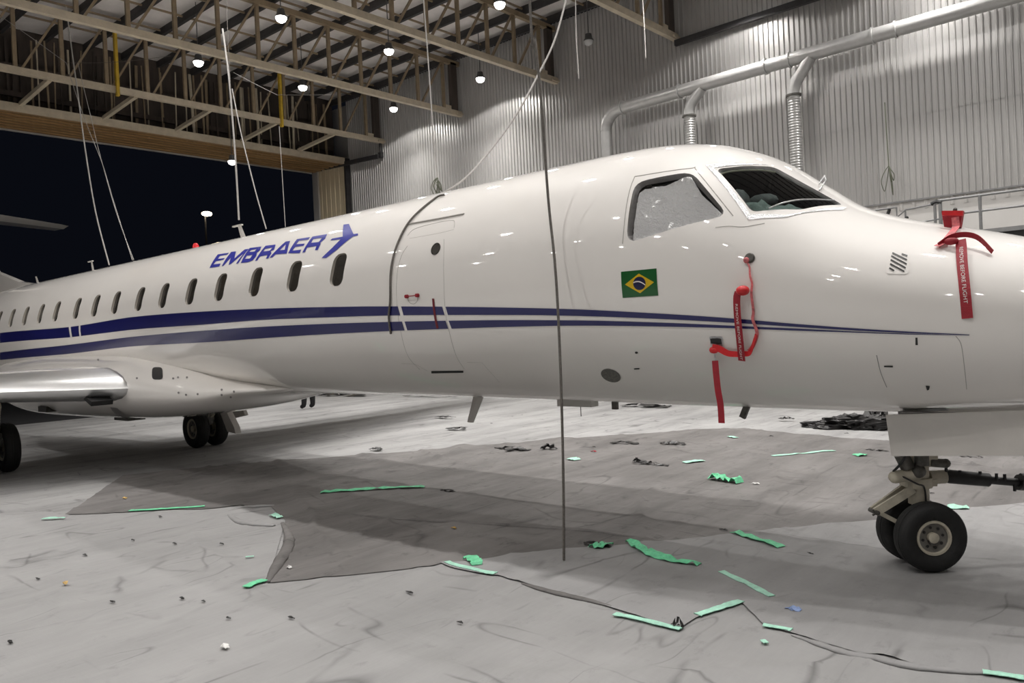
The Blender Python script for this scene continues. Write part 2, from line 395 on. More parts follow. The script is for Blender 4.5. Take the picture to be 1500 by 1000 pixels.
# right-hand jamb of the doorway
v, f = [], []
nj = 12; wj = (GABLE_X - DOOR_X - .35) / nj
jb = MB()
for i in range(nj):
    jb.box((DOOR_X + .35 + (i + .5) * wj, WALL_Y - .10 + (.02 if i % 2 else 0), HEAD_Z / 2), (wj * .98, .12, HEAD_Z))
jb.build('jamb', M['cream'], hd)
MB().box((DOOR_X + .17, WALL_Y - .13, HEAD_Z / 2), (.34, .16, HEAD_Z)).build('jamb_edge', M['zinc'], hd)
MB().box((GABLE_X + .04, WALL_Y - .12, HEAD_Z / 2), (.10, .20, HEAD_Z + .4)).build('corner_post', M['purlin'], hd)
# ceiling: sheets, purlins and sag rods
ce = empty('ceiling'); ce['kind'] = 'structure'
MB().box(((DOOR_X + FRONT_X) / 2, (LEFT_Y + WALL_Y) / 2 + .15, ROOF_Z + .26), (FRONT_X - DOOR_X, WALL_Y - LEFT_Y + .5, .06)).build('roof_sheet', M['roof'], ce)
PANEL = 1.06
y = WALL_Y - .25
while y > -8:
    MB().bar((GABLE_X - .6, y, ROOF_Z + .02), (FRONT_X - .2, y, ROOF_Z + .05), .10, .20).build('purlin', M['purlin'], ce)
    y -= PANEL * (1 if y > 17 else 1)
x = -22.7
while x < -4:
    MB().bar((x, -8, ROOF_Z + .06), (x, WALL_Y - .2, ROOF_Z + .06), .035, .05).build('sag_rod', M['steel'], ce)
    x += 1.28

# roof trusses, square to the long wall
def truss(x, zb, label, y_far=-2.5, extras=()):
    t = empty('roof_truss', label, 'truss', (x, WALL_Y - .05, zb), 'roof trusses')
    zt = ROOF_Z - .18
    MB().bar((x, WALL_Y - .02, zb), (x, y_far, zb), .13, .16).build('bottom_chord', M['steel_pale'], t)
    MB().bar((x, WALL_Y - .05, zt), (x, y_far, zt), .12, .14).build('top_chord', M['steel'], t)
    n = int((WALL_Y - y_far) / PANEL); vm = MB().bar((0, 0, -zt + zb + .07), (0, 0, -.07), .09, .07).build('vertical', M['steel'], t)
    L = Vector((0, -PANEL + .1, zb - zt))
    dm = MB().bar((0, 0, 0), L, .06, .05).build('diagonal', M['steel'], t)
    for i in range(n):
        yy = WALL_Y - .75 - i * PANEL
        for src, off in ((vm, 0), (dm, 0)):
            o = src if i == 0 else src.copy()
            if i: COL.objects.link(o)
            o.parent = t; o.location = (0, yy + off - (WALL_Y - .05), zt - zb)
    MB().box((x, WALL_Y - .32, (zb + zt) / 2), (.12, .26, zt - zb)).build('end_plate', M['brown_dark'], t)
    MB().box((x, WALL_Y - .55, zb + .14), (.05, .35, .12)).box((x, WALL_Y - .16, zb - .02), (.22, .3, .06)).build('wall_bracket', M['steel_pale'], t)
    return t
TX = (-21.38, -17.55, -13.70, -9.86)
ta = truss(TX[0], 8.78, 'first roof truss, closest to the dark doorway, braced down to the header')
truss(TX[1], 8.88, 'second roof truss from the dark doorway, two lamps on each side')
truss(TX[2], 8.98, 'third roof truss from the doorway, its wall end above the curved rope')
truss(TX[3], 9.12, 'fourth roof truss from the doorway, only its wall end in the picture')
for yy in (5.3, 7.4, 9.5, 11.6, 13.75, 15.9):
    MB().bar((TX[0], yy, 8.72), (GABLE_X + .05, yy - .05, HEAD_Z + .2), .10, .10).build('knee_brace', M['steel_pale'], ta)
for yy in (9.0, 13.9):
    MB().bar((TX[0] + .08, yy, 8.6), (TX[0] + .08, yy, 10.25), .07, .11).build('yellow_post', M['yellow'], ta)

# cable trays on the long wall
def tray(a, b, label):
    t = empty('cable_tray', label, 'cable tray', a)
    MB().bar(a, b, .10, .14).build('channel', M['purlin'], t)
    a, b = Vector(a), Vector(b); n = int((b - a).length / .5)
    for i in range(n + 1):
        p = a.lerp(b, i / n); MB().bar(p, (p.x, WALL_Y - .045, p.z), .04, .04).build('bracket', M['purlin'], t)
tray((-24.6, WALL_Y - .2, 8.40), (-21.45, WALL_Y - .2, 8.26), 'short black cable tray on the wall beside the dark doorway')
tray((-9.8, WALL_Y - .2, 8.93), (1.5, WALL_Y - .2, 9.05), 'long black cable tray on the wall high above the duct')
t = empty('conduit_drop', 'short dark conduit dropping from the first truss end to the cable tray', 'conduit', (-21.4, 17.85, 8.3))
MB().tube([(-21.4, 17.85, 8.74), (-21.4, 17.86, 8.2)], .05).build('pipe', M['purlin'], t)
MB().box((-21.4, 17.86, 8.3), (.14, .12, .18)).build('box', M['purlin'], t)

# ventilation duct along the wall
DY = 17.45
du = empty('ventilation_duct', 'long galvanised ventilation duct running along the corrugated wall with three drop pipes', 'duct', (-11.7, DY, 7.5))
def dz(x): return 7.60 + (x + 9.9) * .016
R_D = .15
p0 = at_y(925, 181, DY)
MB().tube([(-11.25, DY, dz(-11.25)), (-6.5, DY, dz(-6.5)), (0, DY, dz(0)), (11, DY, dz(11))], R_D, 24).build('main_pipe', M['zinc_duct'], du, True)
el = [Vector((-11.25 - .50 * math.sin(a), DY, dz(-11.25) - .50 + .50 * math.cos(a))) for a in np.linspace(0, PI / 2, 7)]
MB().tube(el, .152, 24).build('elbow', M['zinc_duct'], du)
MB().tube([el[-1], (el[-1].x, DY, 3.2)], .145, 24).build('drop_pipe', M['zinc_duct'], du, True)
for x in (-11.2, -9.55, -7.35, -6.8, -5.05, -4.6, -1.8, .7):
    MB().lathe([(R_D - .02, -.02), (R_D + .03, -.02), (R_D + .03, .02), (R_D - .02, .02)], (x, DY, dz(x)), (1, 0, .016), 24).build('flange', M['zinc_duct'], du)
for xt, xd, zl in ((-8.95, -9.32, 6.95), (-6.35, -6.75, 6.85)):
    MB().tube([(xt, DY, dz(xt) - .08), (xd + .06, DY, zl + .28), (xd, DY, zl + .1), (xd, DY, zl - .05)], [.13, .13, .13, .13], 20).build('branch_pipe', M['zinc_duct'], du, True)
    z = zl; prof = []
    while z > 5.1: prof += [(.125, z), (.137, z - .03), (.125, z - .06)]; z -= .06
    MB().lathe(prof, (xd, DY, 0), (0, 0, 1), 20).build('ribbed_drop', M['zinc_duct'], du, True)
    MB().tube([(xd, DY, 5.12), (xd, DY, 2.6)], .135, 20).build('drop_pipe', M['zinc_duct'], du, True)
    for zz in (zl, 5.1):
        MB().lathe([(.12, -.02), (.165, -.02), (.165, .02), (.12, .02)], (xd, DY, zz), (0, 0, 1), 20).build('flange', M['gear_dark'], du)

# ================================================================== LAMPS
def lamp(x, y, z, label, lit=True, tilt=(0, 0), group='high bay lamps'):
    t = empty('high_bay_lamp', label, 'lamp', (x, y, z), group)
    MB().tube([(x, y, z + .22), (x, y, ROOF_Z + .235)], .012, 6).build('hanger', M['lamp_body'], t)
    MB().lathe([(.02, .20), (.08, .18), (.10, .06), (.13, .03), (.13, .0), (.11, .0)], (x, y, z), (0, 0, 1), 20).build('housing', M['lamp_body'], t, True)
    MB().lathe([(.122, .02), (.125, -.02), (.10, -.08), (.06, -.11), (.0, -.12)], (x, y, z), (0, 0, 1), 20).build('lens', M['lens'] if lit else M['lens_off'], t, True)
    if lit:
        for pw, cone, bl in ((LAMP_POWER, LAMP_CONE, .10), (LAMP_BEAM, math.radians(108), 1.0)):
            l = bpy.data.lights.new('lamp_light', 'SPOT'); l.energy = pw; l.color = LAMP_COLOR; l.spot_size = cone; l.spot_blend = bl; l.shadow_soft_size = .11
            o = bpy.data.objects.new('lamp_light', l); COL.objects.link(o); o.parent = t; o.location = (0, 0, -.13)
    return t
LX = (-19.45, -15.6, -11.75, -7.9, -4.05, -.2, 3.65); LY = (16.85, 13.45, 10.3, 6.6, .2, -4.6, -8.6)  # last row of LY is unseen, added to brighten the fuselage side
seen = {(0, 0): 'lit lamp by the wall between first truss end and second truss', (0, 1): 'lit lamp nearer the wall of the two behind the second truss',
        (0, 2): 'lit lamp just under the second truss, above the hanging white ropes', (1, 0): 'lit lamp closest to the bright wall, between second and third truss ends',
        (1, 1): 'lit lamp in the middle between second and third truss, beside the thin rope', (1, 2): 'lit lamp highest on the left, between second and third truss',
        (2, 1): 'lit lamp at the top edge, behind the curved rope', (2, 0): 'small unlit lamp in front of the shaded top of the wall'}
for i, x in enumerate(LX):
    for j, y in enumerate(LY):
        if (i, j) == (0, 3): continue
        lab = seen.get((i, j), 'round high bay lamp hung from the roof beyond the picture edge')
        lamp(x, y, 9.3, lab, (i, j) != (2, 0))
p = at_x(340, 236, GABLE_X + .3)
lamp(p.x, p.y, p.z, 'lit lamp hanging low in front of the brown doorway header')
p = at_x(303, 313, -60)
st = empty('street_lamp', 'distant warm street lamp glowing in the dark beyond the doorway', 'street lamp', (p.x, p.y, 0))
MB().tube([(p.x - .3, p.y, 0), (p.x - .3, p.y, p.z + .25), (p.x, p.y, p.z + .12)], .07).build('pole', M['asphalt'], st)
MB().ball((p.x, p.y, p.z), .42, 14, (.8, 1, .45)).build('head', M['street'], st)
# apron outside is the dark floor; inside, the white film covers everything
def sheet(name, poly_xy, off, material, label, cat, step, amp=1.0):
    co, tri = fill(poly_xy, step); z = wrinkle(co[:, 0], co[:, 1]) * amp + off
    ox, oy = co[:, 0].mean(), co[:, 1].mean()
    o = mesh_obj(name, [(a, b, c) for (a, b), c in zip(co, z)], tri, material, None, True, (ox, oy, 0)); tag(o, label, cat); return o
def P(pl): return [tuple(at_z(*p)[:2]) for p in pl]
fr = mesh_obj('floor_film', [], [], M['sheet_far'])
bpy.data.objects.remove(fr)
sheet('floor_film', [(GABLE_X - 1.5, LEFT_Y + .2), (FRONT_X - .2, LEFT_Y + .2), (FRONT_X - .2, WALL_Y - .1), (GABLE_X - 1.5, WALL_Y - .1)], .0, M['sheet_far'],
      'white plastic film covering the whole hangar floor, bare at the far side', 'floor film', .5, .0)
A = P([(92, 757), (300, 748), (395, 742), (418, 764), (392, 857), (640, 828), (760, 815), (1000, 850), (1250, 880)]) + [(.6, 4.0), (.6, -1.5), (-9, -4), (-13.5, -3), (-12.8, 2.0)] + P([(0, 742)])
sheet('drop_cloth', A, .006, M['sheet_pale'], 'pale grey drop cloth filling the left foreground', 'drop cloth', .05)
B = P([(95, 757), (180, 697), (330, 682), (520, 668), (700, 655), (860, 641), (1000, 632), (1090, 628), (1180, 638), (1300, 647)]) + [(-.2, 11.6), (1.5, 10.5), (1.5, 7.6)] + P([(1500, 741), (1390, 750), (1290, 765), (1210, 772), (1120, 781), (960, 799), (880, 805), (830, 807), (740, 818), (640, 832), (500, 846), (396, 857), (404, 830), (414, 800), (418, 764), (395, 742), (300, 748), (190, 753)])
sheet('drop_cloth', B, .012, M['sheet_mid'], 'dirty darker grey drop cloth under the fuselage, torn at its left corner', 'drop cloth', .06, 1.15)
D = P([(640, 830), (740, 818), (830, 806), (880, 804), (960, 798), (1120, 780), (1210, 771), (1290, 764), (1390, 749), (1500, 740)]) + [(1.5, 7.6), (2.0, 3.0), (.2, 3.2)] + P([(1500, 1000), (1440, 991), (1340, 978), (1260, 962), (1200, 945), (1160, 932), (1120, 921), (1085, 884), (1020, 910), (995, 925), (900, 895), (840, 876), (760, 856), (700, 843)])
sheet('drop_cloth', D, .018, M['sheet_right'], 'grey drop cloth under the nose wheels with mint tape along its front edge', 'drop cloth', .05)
def zs(x, y): return float(wrinkle(np.array([x]), np.array([y]))[0])

# ================================================================== AIRCRAFT
Y0 = 6.31
STX  = [-27.2, -26, -25, -23, -21, -19, -6, -4.2, -3.7, -3.45, -3.22, -3.02, -2.80, -2.63, -2.50, -2.24, -1.93, -1.68, -1.42, -1.14, -.87, -.4, 0, .3, .48, .56]
ZT   = [3.05, 3.30, 3.42, 3.47, 3.475, 3.477, 3.477, 3.475, 3.465, 3.447, 3.413, 3.366, 3.284, 3.205, 3.125, 2.925, 2.697, 2.588, 2.505, 2.425, 2.340, 2.165, 1.985, 1.82, 1.69, 1.60]
SBX  = [-27.2, -26, -25, -23, -21, -19, -7, -5, -3.5, -1.85, -1.35, -.95, -.4, 0, .3, .48, .56]
ZB   = [2.75, 2.45, 2.10, 1.60, 1.30, 1.197, 1.197, 1.185, 1.165, 1.155, 1.18, 1.21, 1.275, 1.35, 1.44, 1.52, 1.58]
SWX  = [-27.2, -26, -25, -23, -21, -19, -4.2, -3.5, -2.8, -2.3, -1.9, -1.44, -.9, -.4, 0, .3, .48, .56]
WW   = [.12, .38, .62, .93, 1.09, 1.14, 1.14, 1.132, 1.10, 1.05, .985, .89, .76, .60, .45, .31, .17, .03]
SMX  = [-27.2, -25, -23, -21, -19, -4.2, -3, -2, -1, 0, .56]
ZM   = [2.9, 2.8, 2.55, 2.38, 2.337, 2.337, 2.27, 2.06, 1.86, 1.68, 1.59]
xs = np.unique(np.concatenate([np.arange(-27.2, -19, .4), np.arange(-19, -4.2, .2), np.arange(-4.2, .3, .06), np.linspace(.3, .56, 12)]))
NS = 120
zt, zb, ww, zm = pchip(STX, ZT, xs), pchip(SBX, ZB, xs), pchip(SWX, WW, xs), pchip(SMX, ZM, xs)
V, F = [], []
for i in range(len(xs)):
    for k in range(NS):
        t = 2 * PI * k / NS; s_ = math.sin(t); c_ = math.cos(t)
        hgt = (zt[i] - zm[i]) if s_ > 0 else (zm[i] - zb[i])
        V.append((xs[i], Y0 - ww[i] * c_, zm[i] + hgt * s_))
for i in range(len(xs) - 1):
    for k in range(NS):
        F.append((i * NS + k, (i + 1) * NS + k, (i + 1) * NS + (k + 1) % NS, i * NS + (k + 1) % NS))
F.append(tuple(range(NS))); F.append(tuple((len(xs) - 1) * NS + k for k in range(NS - 1, -1, -1)))
craft = empty('jet_aircraft', 'white twin-stripe business jet with navy stripes, blue lettering and nose to the right', 'aircraft', (-1.58, Y0, 0))
raw = bpy.data.meshes.new('fuselage_raw'); raw.from_pydata(V, [], F); raw.update()
bmx = bmesh.new(); bmx.from_mesh(raw); bmesh.ops.recalc_face_normals(bmx, faces=bmx.faces); bmx.to_mesh(raw); bmx.free(); raw.update()
raw_v = [v.co.copy() for v in raw.vertices]; raw_n = [v.normal.copy() for v in raw.vertices]; raw_f = [tuple(p.vertices) for p in raw.polygons]
BV = BVHTree.FromPolygons(raw_v, raw_f)

# belly fairing, a loft that swells out of the fuselage
fxs = np.linspace(-21.5, -8.9, 64)
fb = pchip([-21.5, -20, -18.6, -17.3, -15, -12.8, -10.9, -10.2, -9.7, -9.2, -8.9], [1.5, 1.15, .80, .68, .70, .76, .93, 1.05, 1.18, 1.24, 1.28], fxs)
fw = pchip([-21.5, -20, -18, -16, -13, -11.5, -10.4, -9.5, -8.9], [.5, .95, 1.28, 1.36, 1.37, 1.30, 1.14, .80, .25], fxs)
ft = pchip([-21.5, -19, -16, -13, -11.3, -10, -8.9], [1.7, 1.90, 2.0, 1.95, 1.70, 1.42, 1.30], fxs)
FV, FF = [], []; NF = 64
for i in range(len(fxs)):
    zc = fb[i] + (ft[i] - fb[i]) * .48
    for k in range(NF):
        t = 2 * PI * k / NF; c_, s_ = math.cos(t), math.sin(t); e = 2 / 2.5
        FV.append((fxs[i], Y0 - fw[i] * math.copysign(abs(c_) ** e, c_), zc + ((ft[i] - zc) if s_ > 0 else (zc - fb[i])) * math.copysign(abs(s_) ** e, s_)))
for i in range(len(fxs) - 1):
    for k in range(NF): FF.append((i * NF + k, (i + 1) * NF + k, (i + 1) * NF + (k + 1) % NF, i * NF + (k + 1) % NF))
FF += [tuple(range(NF)), tuple((len(fxs) - 1) * NF + k for k in range(NF - 1, -1, -1))]
fairing = mesh_obj('belly_fairing', FV, FF, M['paint'], craft, True)
n0 = len(raw_v)
BVA = BVHTree.FromPolygons(raw_v + [Vector(p) for p in FV], raw_f + [tuple(i + n0 for i in q) for q in FF])

def cast(px, py, bv=None):
    """point of the skin met by a sight line (nearest skin point when it just misses)"""
    d = ray(px, py); h = (bv or BVA).ray_cast(CAMP, d)
    if h[0] is not None:
        n = h[1]; return h[0], (n if n.dot(d) < 0 else -n)
    best = None
    for s in np.arange(4, 24, .05):
        q = CAMP + d * s; r = BVA.find_nearest(q)
        if best is None or r[3] < best[0]: best = (r[3], r[0], r[1])
    return best[1], best[2]
def skin_xz(x, z):
    h = BVA.ray_cast(Vector((x, -2, z)), Vector((0, 1, 0))); return h[0], -h[1] if h[1].y > 0 else h[1]

def frame_of(n):
    u = Vector((1, 0, 0)); u = (u - n * u.dot(n)).normalized(); return u, n.cross(u) * (1 if n.cross(u).z > 0 else -1)
def conform(pts, step, off=.003, holes=()):
    """outline of skin points -> triangulated patch lying on the skin, lifted by off"""
    pts = [Vector(p) for p in pts]; c = sum(pts, Vector()) / len(pts)
    n = Vector((0, 0, 0))
    for i in range(len(pts)): n += (pts[i] - c).cross(pts[(i + 1) % len(pts)] - c)
    n.normalize()
    if n.dot(CAMP - c) < 0: n = -n
    u, w_ = frame_of(n)
    f2 = lambda q: ((Vector(q) - c).dot(u), (Vector(q) - c).dot(w_))
    co, tri = fill([f2(q) for q in pts], step, [[f2(q) for q in h] for h in holes]); out = []
    for a, b in co:
        q = c + u * a + w_ * b
        h = BVA.ray_cast(q + n * .6, -n)
        if h[0] is None: r = BVA.find_nearest(q); h = (r[0], r[1])
        nn = h[1] if h[1].dot(n) > 0 else -h[1]
        out.append(h[0] + nn * off)
    fl = []
    for t in tri:
        a, b, d = (out[i] for i in t); fl.append(t if (b - a).cross(d - a).dot(n) > 0 else (t[0], t[2], t[1]))
    return out, fl
def decal(name, px_poly, material, parent=None, step=.06, off=.003, label=None, holes=()):
    pts = [cast(*p)[0] for p in px_poly]; hs = [[cast(*p)[0] for p in h] for h in holes]
    v, f = conform(pts, step, off, hs); o = mesh_obj(name, v, f, material, parent or craft, True)
    if label: o['label'] = label
    return o
def groove(name, px_path, r, material, parent=None, n=5, off=0., smooth=True):
    sp = spline([Vector((*p, 0)) for p in px_path], n) if smooth and len(px_path) > 2 else [Vector((*px_path[i], 0)).lerp(Vector((*px_path[i + 1], 0)), k / 6) for i in range(len(px_path) - 1) for k in range(6)] + [Vector((*px_path[-1], 0))]
    pts = []
    for q in sp:
        h, nn = cast(q.x, q.y); pts.append(h + nn * off)
    return MB().tube(pts, r, 6).build(name, material, parent or craft, True)

# --- openings cut into the skin
WIN_X = [-7.06, -7.90, -8.73, -9.58, -10.37, -11.18, -11.96, -12.81, -13.60, -14.38, -15.32, -16.11, -16.92, -17.71, -18.5]
WIN_Z = 2.655
def rr(w, h, r, n=5):
    return [(cx + r * math.cos(a), cy + r * math.sin(a)) for cx, cy, a0 in ((w/2-r, h/2-r, 0), (-w/2+r, h/2-r, PI/2), (-w/2+r, -h/2+r, PI), (w/2-r, -h/2+r, 1.5*PI)) for a in np.linspace(a0, a0 + PI / 2, n)]
cut = MB()
def prism(outline, top, bot):
    k = len(outline); cut.add([q + top for q in outline] + [q + bot for q in outline], [tuple(range(k - 1, -1, -1)), tuple(range(k, 2 * k))] + [(i, (i + 1) % k, (i + 1) % k + k, i + k) for i in range(k)])
wins = []
for x in WIN_X:
    c, n = skin_xz(x, WIN_Z); u, w_ = frame_of(n); ol = [c + u * a + w_ * b for a, b in rr(.235, .37, .085)]
    prism(ol, n * .06, -n * .055); wins.append((c, n, u, w_))
side_px = [(918, 357), (931, 267), (1013, 251.5), (1067, 315.5)]
shield_px = [(1101, 310.5), (1049, 248), (1094, 243.5), (1134, 245), (1180, 270), (1236, 300.5), (1174, 307)]
def skin_outline(px, r):
    pts = [cast(*p)[0] for p in px]; c = sum(pts, Vector()) / len(pts); n = (pts[1] - pts[0]).cross(pts[-1] - pts[0]).normalized()
    if n.dot(CAMP - c) < 0: n = -n
    u, w_ = frame_of(n); p2 = rounded([((q - c).dot(u), (q - c).dot(w_)) for q in pts], r)
    out = []
    for a in p2:
        q = c + u * a.x + w_ * a.y; h = BVA.ray_cast(q + n * .5, -n); out.append(h[0] if h[0] else BVA.find_nearest(q)[0])
    return out, c, n
side_ol, side_c, side_n = skin_outline(side_px, .10)
sh_ol, sh_c, sh_n = skin_outline(shield_px, .05)
def mirror(p): return Vector((p.x, 2 * Y0 - p.y, p.z))
prism(side_ol, side_n * .12, -side_n * .10)
prism(sh_ol, sh_n * .15, -sh_n * .34)
prism([mirror(p) for p in reversed(side_ol)], mirror(side_n + Vector((0, Y0, 0))) * 0 + Vector((side_n.x, -side_n.y, side_n.z)) * .12, -Vector((side_n.x, -side_n.y, side_n.z)) * .10)
cme = bpy.data.meshes.new('cutter'); cme.from_pydata([tuple(p) for p in cut.v], [], cut.f); cme.update()
bmx = bmesh.new(); bmx.from_mesh(cme); bmesh.ops.recalc_face_normals(bmx, faces=bmx.faces); bmx.to_mesh(cme); bmx.free()
co_ = bpy.data.objects.new('cutter', cme); COL.objects.link(co_)
fo = bpy.data.objects.new('fuselage', raw); COL.objects.link(fo)
md = fo.modifiers.new('cut', 'BOOLEAN'); md.operation = 'DIFFERENCE'; md.solver = 'EXACT'; md.object = co_
bpy.context.view_layer.update()
dg = bpy.context.evaluated_depsgraph_get()
fm = bpy.data.meshes.new_from_object(fo.evaluated_get(dg)); fm.name = 'fuselage'
fo.modifiers.clear(); fo.data = fm
bpy.data.objects.remove(co_)
fm.materials.clear()
for k in ('paint', 'jamb', 'cockpit'): fm.materials.append(M[k])
ln = [None] * len(fm.loops)
for p in fm.polygons:
    p.use_smooth = True; r = BV.find_nearest(p.center); outer = r[3] < .012 and p.normal.dot(r[1]) > .8
    if not outer: p.material_index = 2 if (p.center.x > -3.3 and p.center.z > 2.3) else 1
    for li in p.loop_indices:
        if outer:
            q = fm.vertices[fm.loops[li].vertex_index].co; h = BV.find_nearest(q); fv = raw_f[h[2]]
            wgt = poly_3d_calc([raw_v[i] for i in fv], h[0]); nn = Vector()
            for i, wt in zip(fv, wgt): nn += raw_n[i] * wt
            ln[li] = tuple(nn.normalized())
        else: ln[li] = tuple(p.normal)
fm.normals_split_custom_set(ln)
fo.parent = craft; fo.location = -Vector(craft.location)

# cabin windows: recessed pane, seal
first = None
for c, n, u, w_ in wins:
    ol = rr(.238, .373, .086); inn = rr(.222, .354, .08); k = len(ol)
    w0 = MB().add([c + u * a + w_ * b - n * .012 for a, b in ol] + [c + u * a + w_ * b - n * .034 for a, b in inn], [(i, (i + 1) % k, (i + 1) % k + k, i + k) for i in range(k)]).build('cabin_window', M['jamb'], craft, True)
    mesh_obj('pane', [c + u * a + w_ * b - n * .032 for a, b in inn], [tuple(range(k))], M['pane'], w0)

# side cockpit window: seal ring, foil shade behind
def ring(name, ol, c, n, inset, d0, d1, material, parent):
    k = len(ol); inn = [p + (c - p).normalized() * inset for p in ol]
    return MB().add([p - n * d0 for p in ol] + [p - n * d1 for p in inn], [(i, (i + 1) % k, (i + 1) % k + k, i + k) for i in range(k)]).build(name, material, parent)
sw = ring('side_cockpit_window', side_ol, side_c, side_n, .035, .0, .03, M['seal'], craft)
def skin_pane(ol, c, inset, off, step=.05):
    v, f = conform([p + (c - p).normalized() * inset for p in ol], step, off); return v, f
v, f = skin_pane(side_ol, side_c, .025, -.006); mesh_obj('pane', v, f, M['clear'], sw, True)
groove('window_outline', [(912, 357), (918, 300), (928, 263), (940, 257), (1012, 246.5), (1022, 252), (1074, 316)], .004, M['seam'], sw)
shade = empty('sunshade', 'crinkled silver foil sunshade fitted inside the side cockpit window', 'sunshade', side_c - side_n * .06)
fo_px = [(926, 354), (936, 281), (944, 275), (975, 270), (1006, 256.5), (1013, 257), (1028, 283), (1046, 300), (1060, 314), (1058, 318.5), (1030, 326), (960, 344)]
v, f = conform([cast(*p)[0] for p in fo_px], .018, -.026)
uu, ww_ = frame_of(side_n)
A_ = np.array([((q - side_c).dot(uu), (q - side_c).dot(ww_)) for q in v])
zz = .014 * vnoise(A_[:, 0] * 45 + 9, A_[:, 1] * 60 + 9, 5) + .012 * vnoise(A_[:, 0] * 14 + 9, A_[:, 1] * 9 + 9, 6)
mesh_obj('foil', [q + side_n * h for q, h in zip(v, zz)], f, M['foil'], shade)
for px in ((977, 296), (955, 337), (1001, 326.5), (1053, 318)):
    d = ray(*px); q = CAMP + d * ((side_c - side_n * .010 - CAMP).dot(side_n) / d.dot(side_n))
    MB().lathe([(.0, .006), (.012, .005), (.014, 0)], q, side_n, 10).build('stud_button', M['seal'], shade)

# windshield: seal, aluminium tape surround, glass, wiper-like arc, seats and panel behind
wsd = ring('windshield', sh_ol, sh_c, sh_n, .03, -.002, .02, M['seal'], craft)
k = len(sh_ol); v, f = skin_pane(sh_ol, sh_c, .018, -.010); mesh_obj('pane', v, f, M['glass'], wsd, True)
decal('tape_border', [(1033, 242), (1043, 243), (1099, 314), (1150, 315), (1178, 311), (1240, 303.5), (1236, 308), (1150, 319), (1096, 322)], M['tapefoil'], wsd, .03, .004)
decal('tape_border', [(1033, 242), (1060, 239.5), (1100, 240), (1134, 243), (1094, 242), (1048, 246)], M['tapefoil'], wsd, .03, .004)
MB().tube(spline([sh_ol[0] * 0 + p for p in (cast(1126, 307)[0] + sh_n * .012, cast(1150, 298)[0] + sh_n * .012, cast(1180, 294)[0] + sh_n * .012, cast(1222, 295)[0] + sh_n * .012)]), .006, 6).build('wiper_arm', M['tapefoil'], wsd)
MB().tube(spline([cast(1055, 252)[0] - sh_n * .02, cast(1075, 247.5)[0] - sh_n * .02, cast(1110, 246)[0] - sh_n * .02, cast(1136, 249)[0] - sh_n * .02]), .007, 6).build('sun_rail', M['gear'], wsd)
v, f = conform([cast(*p)[0] for p in ((1101, 308), (1083, 287), (1096, 281), (1112, 286), (1118, 279), (1140, 285), (1160, 281), (1182, 291), (1206, 297), (1172, 305), (1112, 309))], .03, -.055)
A_ = np.array([(q.x, q.y) for q in v]); zz = .05 * vnoise(A_[:, 0] * 11, A_[:, 1] * 11, 21) + .02 * vnoise(A_[:, 0] * 30, A_[:, 1] * 30, 22)
mesh_obj('instrument_panel', [q - sh_n * float(h) for q, h in zip(v, zz)], f, M['seat'], wsd)
q = cast(1085, 268)[0] - sh_n * .20
MB().ball(q, .10, 12, (1, .8, 1.2)).build('seat_headrest', M['dial'], wsd, True)
MB().ball(cast(1122, 264)[0] - sh_n * .20, .09, 12, (1.4, .8, .7)).build('overhead_panel', M['dial'], wsd, True)
# port windshield (same pane mirrored)
wp = mesh_obj('port_windshield', [mirror(p) + Vector((sh_n.x, -sh_n.y, sh_n.z)) * .004 for p in reversed(sh_ol)], [tuple(range(k))], M['pane'], craft)
MB().tube([cast(1200, 280)[0] + sh_n * .01, cast(1207, 272)[0] + Vector((0, .05, .05)), cast(1203, 266)[0] + Vector((0, .08, .06)), cast(1197, 276)[0] + Vector((0, .05, .04))], .006, 6).build('wiper_pivot', M['tapefoil'], craft)
groove('skin_seam', [(1048, 333), (1068, 331), (1090, 332), (1120, 327)], .003, M['seam'])

# --- stripes (painted on, follow skin and fairing)
up_top = [(-20, 491), (0, 487.5), (100, 479), (200, 463.5), (300, 456), (400, 451.5), (480, 449.5), (560, 448.5), (650, 449), (760, 450.5), (850, 453), (950, 458), (1060, 465), (1160, 473.5), (1260, 481), (1345, 486), (1420, 489.5)]
up_bot = [(-20, 506), (0, 502), (100, 494), (200, 482), (300, 475), (400, 467.5), (480, 464.5), (560, 462), (650, 461), (760, 461), (850, 462.5), (950, 466), (1060, 471.5), (1160, 478), (1260, 484), (1345, 488), (1420, 490.3)]
lo_top = [(-20, 519), (0, 516), (100, 505), (200, 492.5), (300, 484), (400, 477.5), (480, 474), (560, 471.5), (650, 469.5), (760, 468.5), (850, 469), (950, 471.5), (1060, 476), (1160, 480.5), (1260, 485.5), (1345, 488.8), (1420, 490.6)]
lo_bot = [(-20, 530), (0, 527), (100, 518), (200, 506.5), (300, 501), (400, 494), (480, 489), (560, 485), (650, 481.5), (760, 478), (850, 476.5), (950, 477.5), (1060, 480), (1160, 483.5), (1260, 487), (1345, 489.8), (1420, 491)]
def yv(c, x):
    X = [p[0] for p in c]; return float(pchip(X, [p[1] for p in c], np.array([x]))[0])
def stripe(top, bot, xa, xb, slant=0., bslant=0.):
    """strip between two edges; the ends lean along the door frame"""
    n = max(3, int(abs(xb - xa) / 22)); pts = []
    for k in range(n + 1):
        x = xa + (xb - xa) * k / n; pts.append((x, yv(top, x)))
    e = []
    for k in range(n, -1, -1):
        x = xa + slant + (xb + bslant - xa - slant) * k / n; e.append((x, yv(bot, x)))
    return pts + e
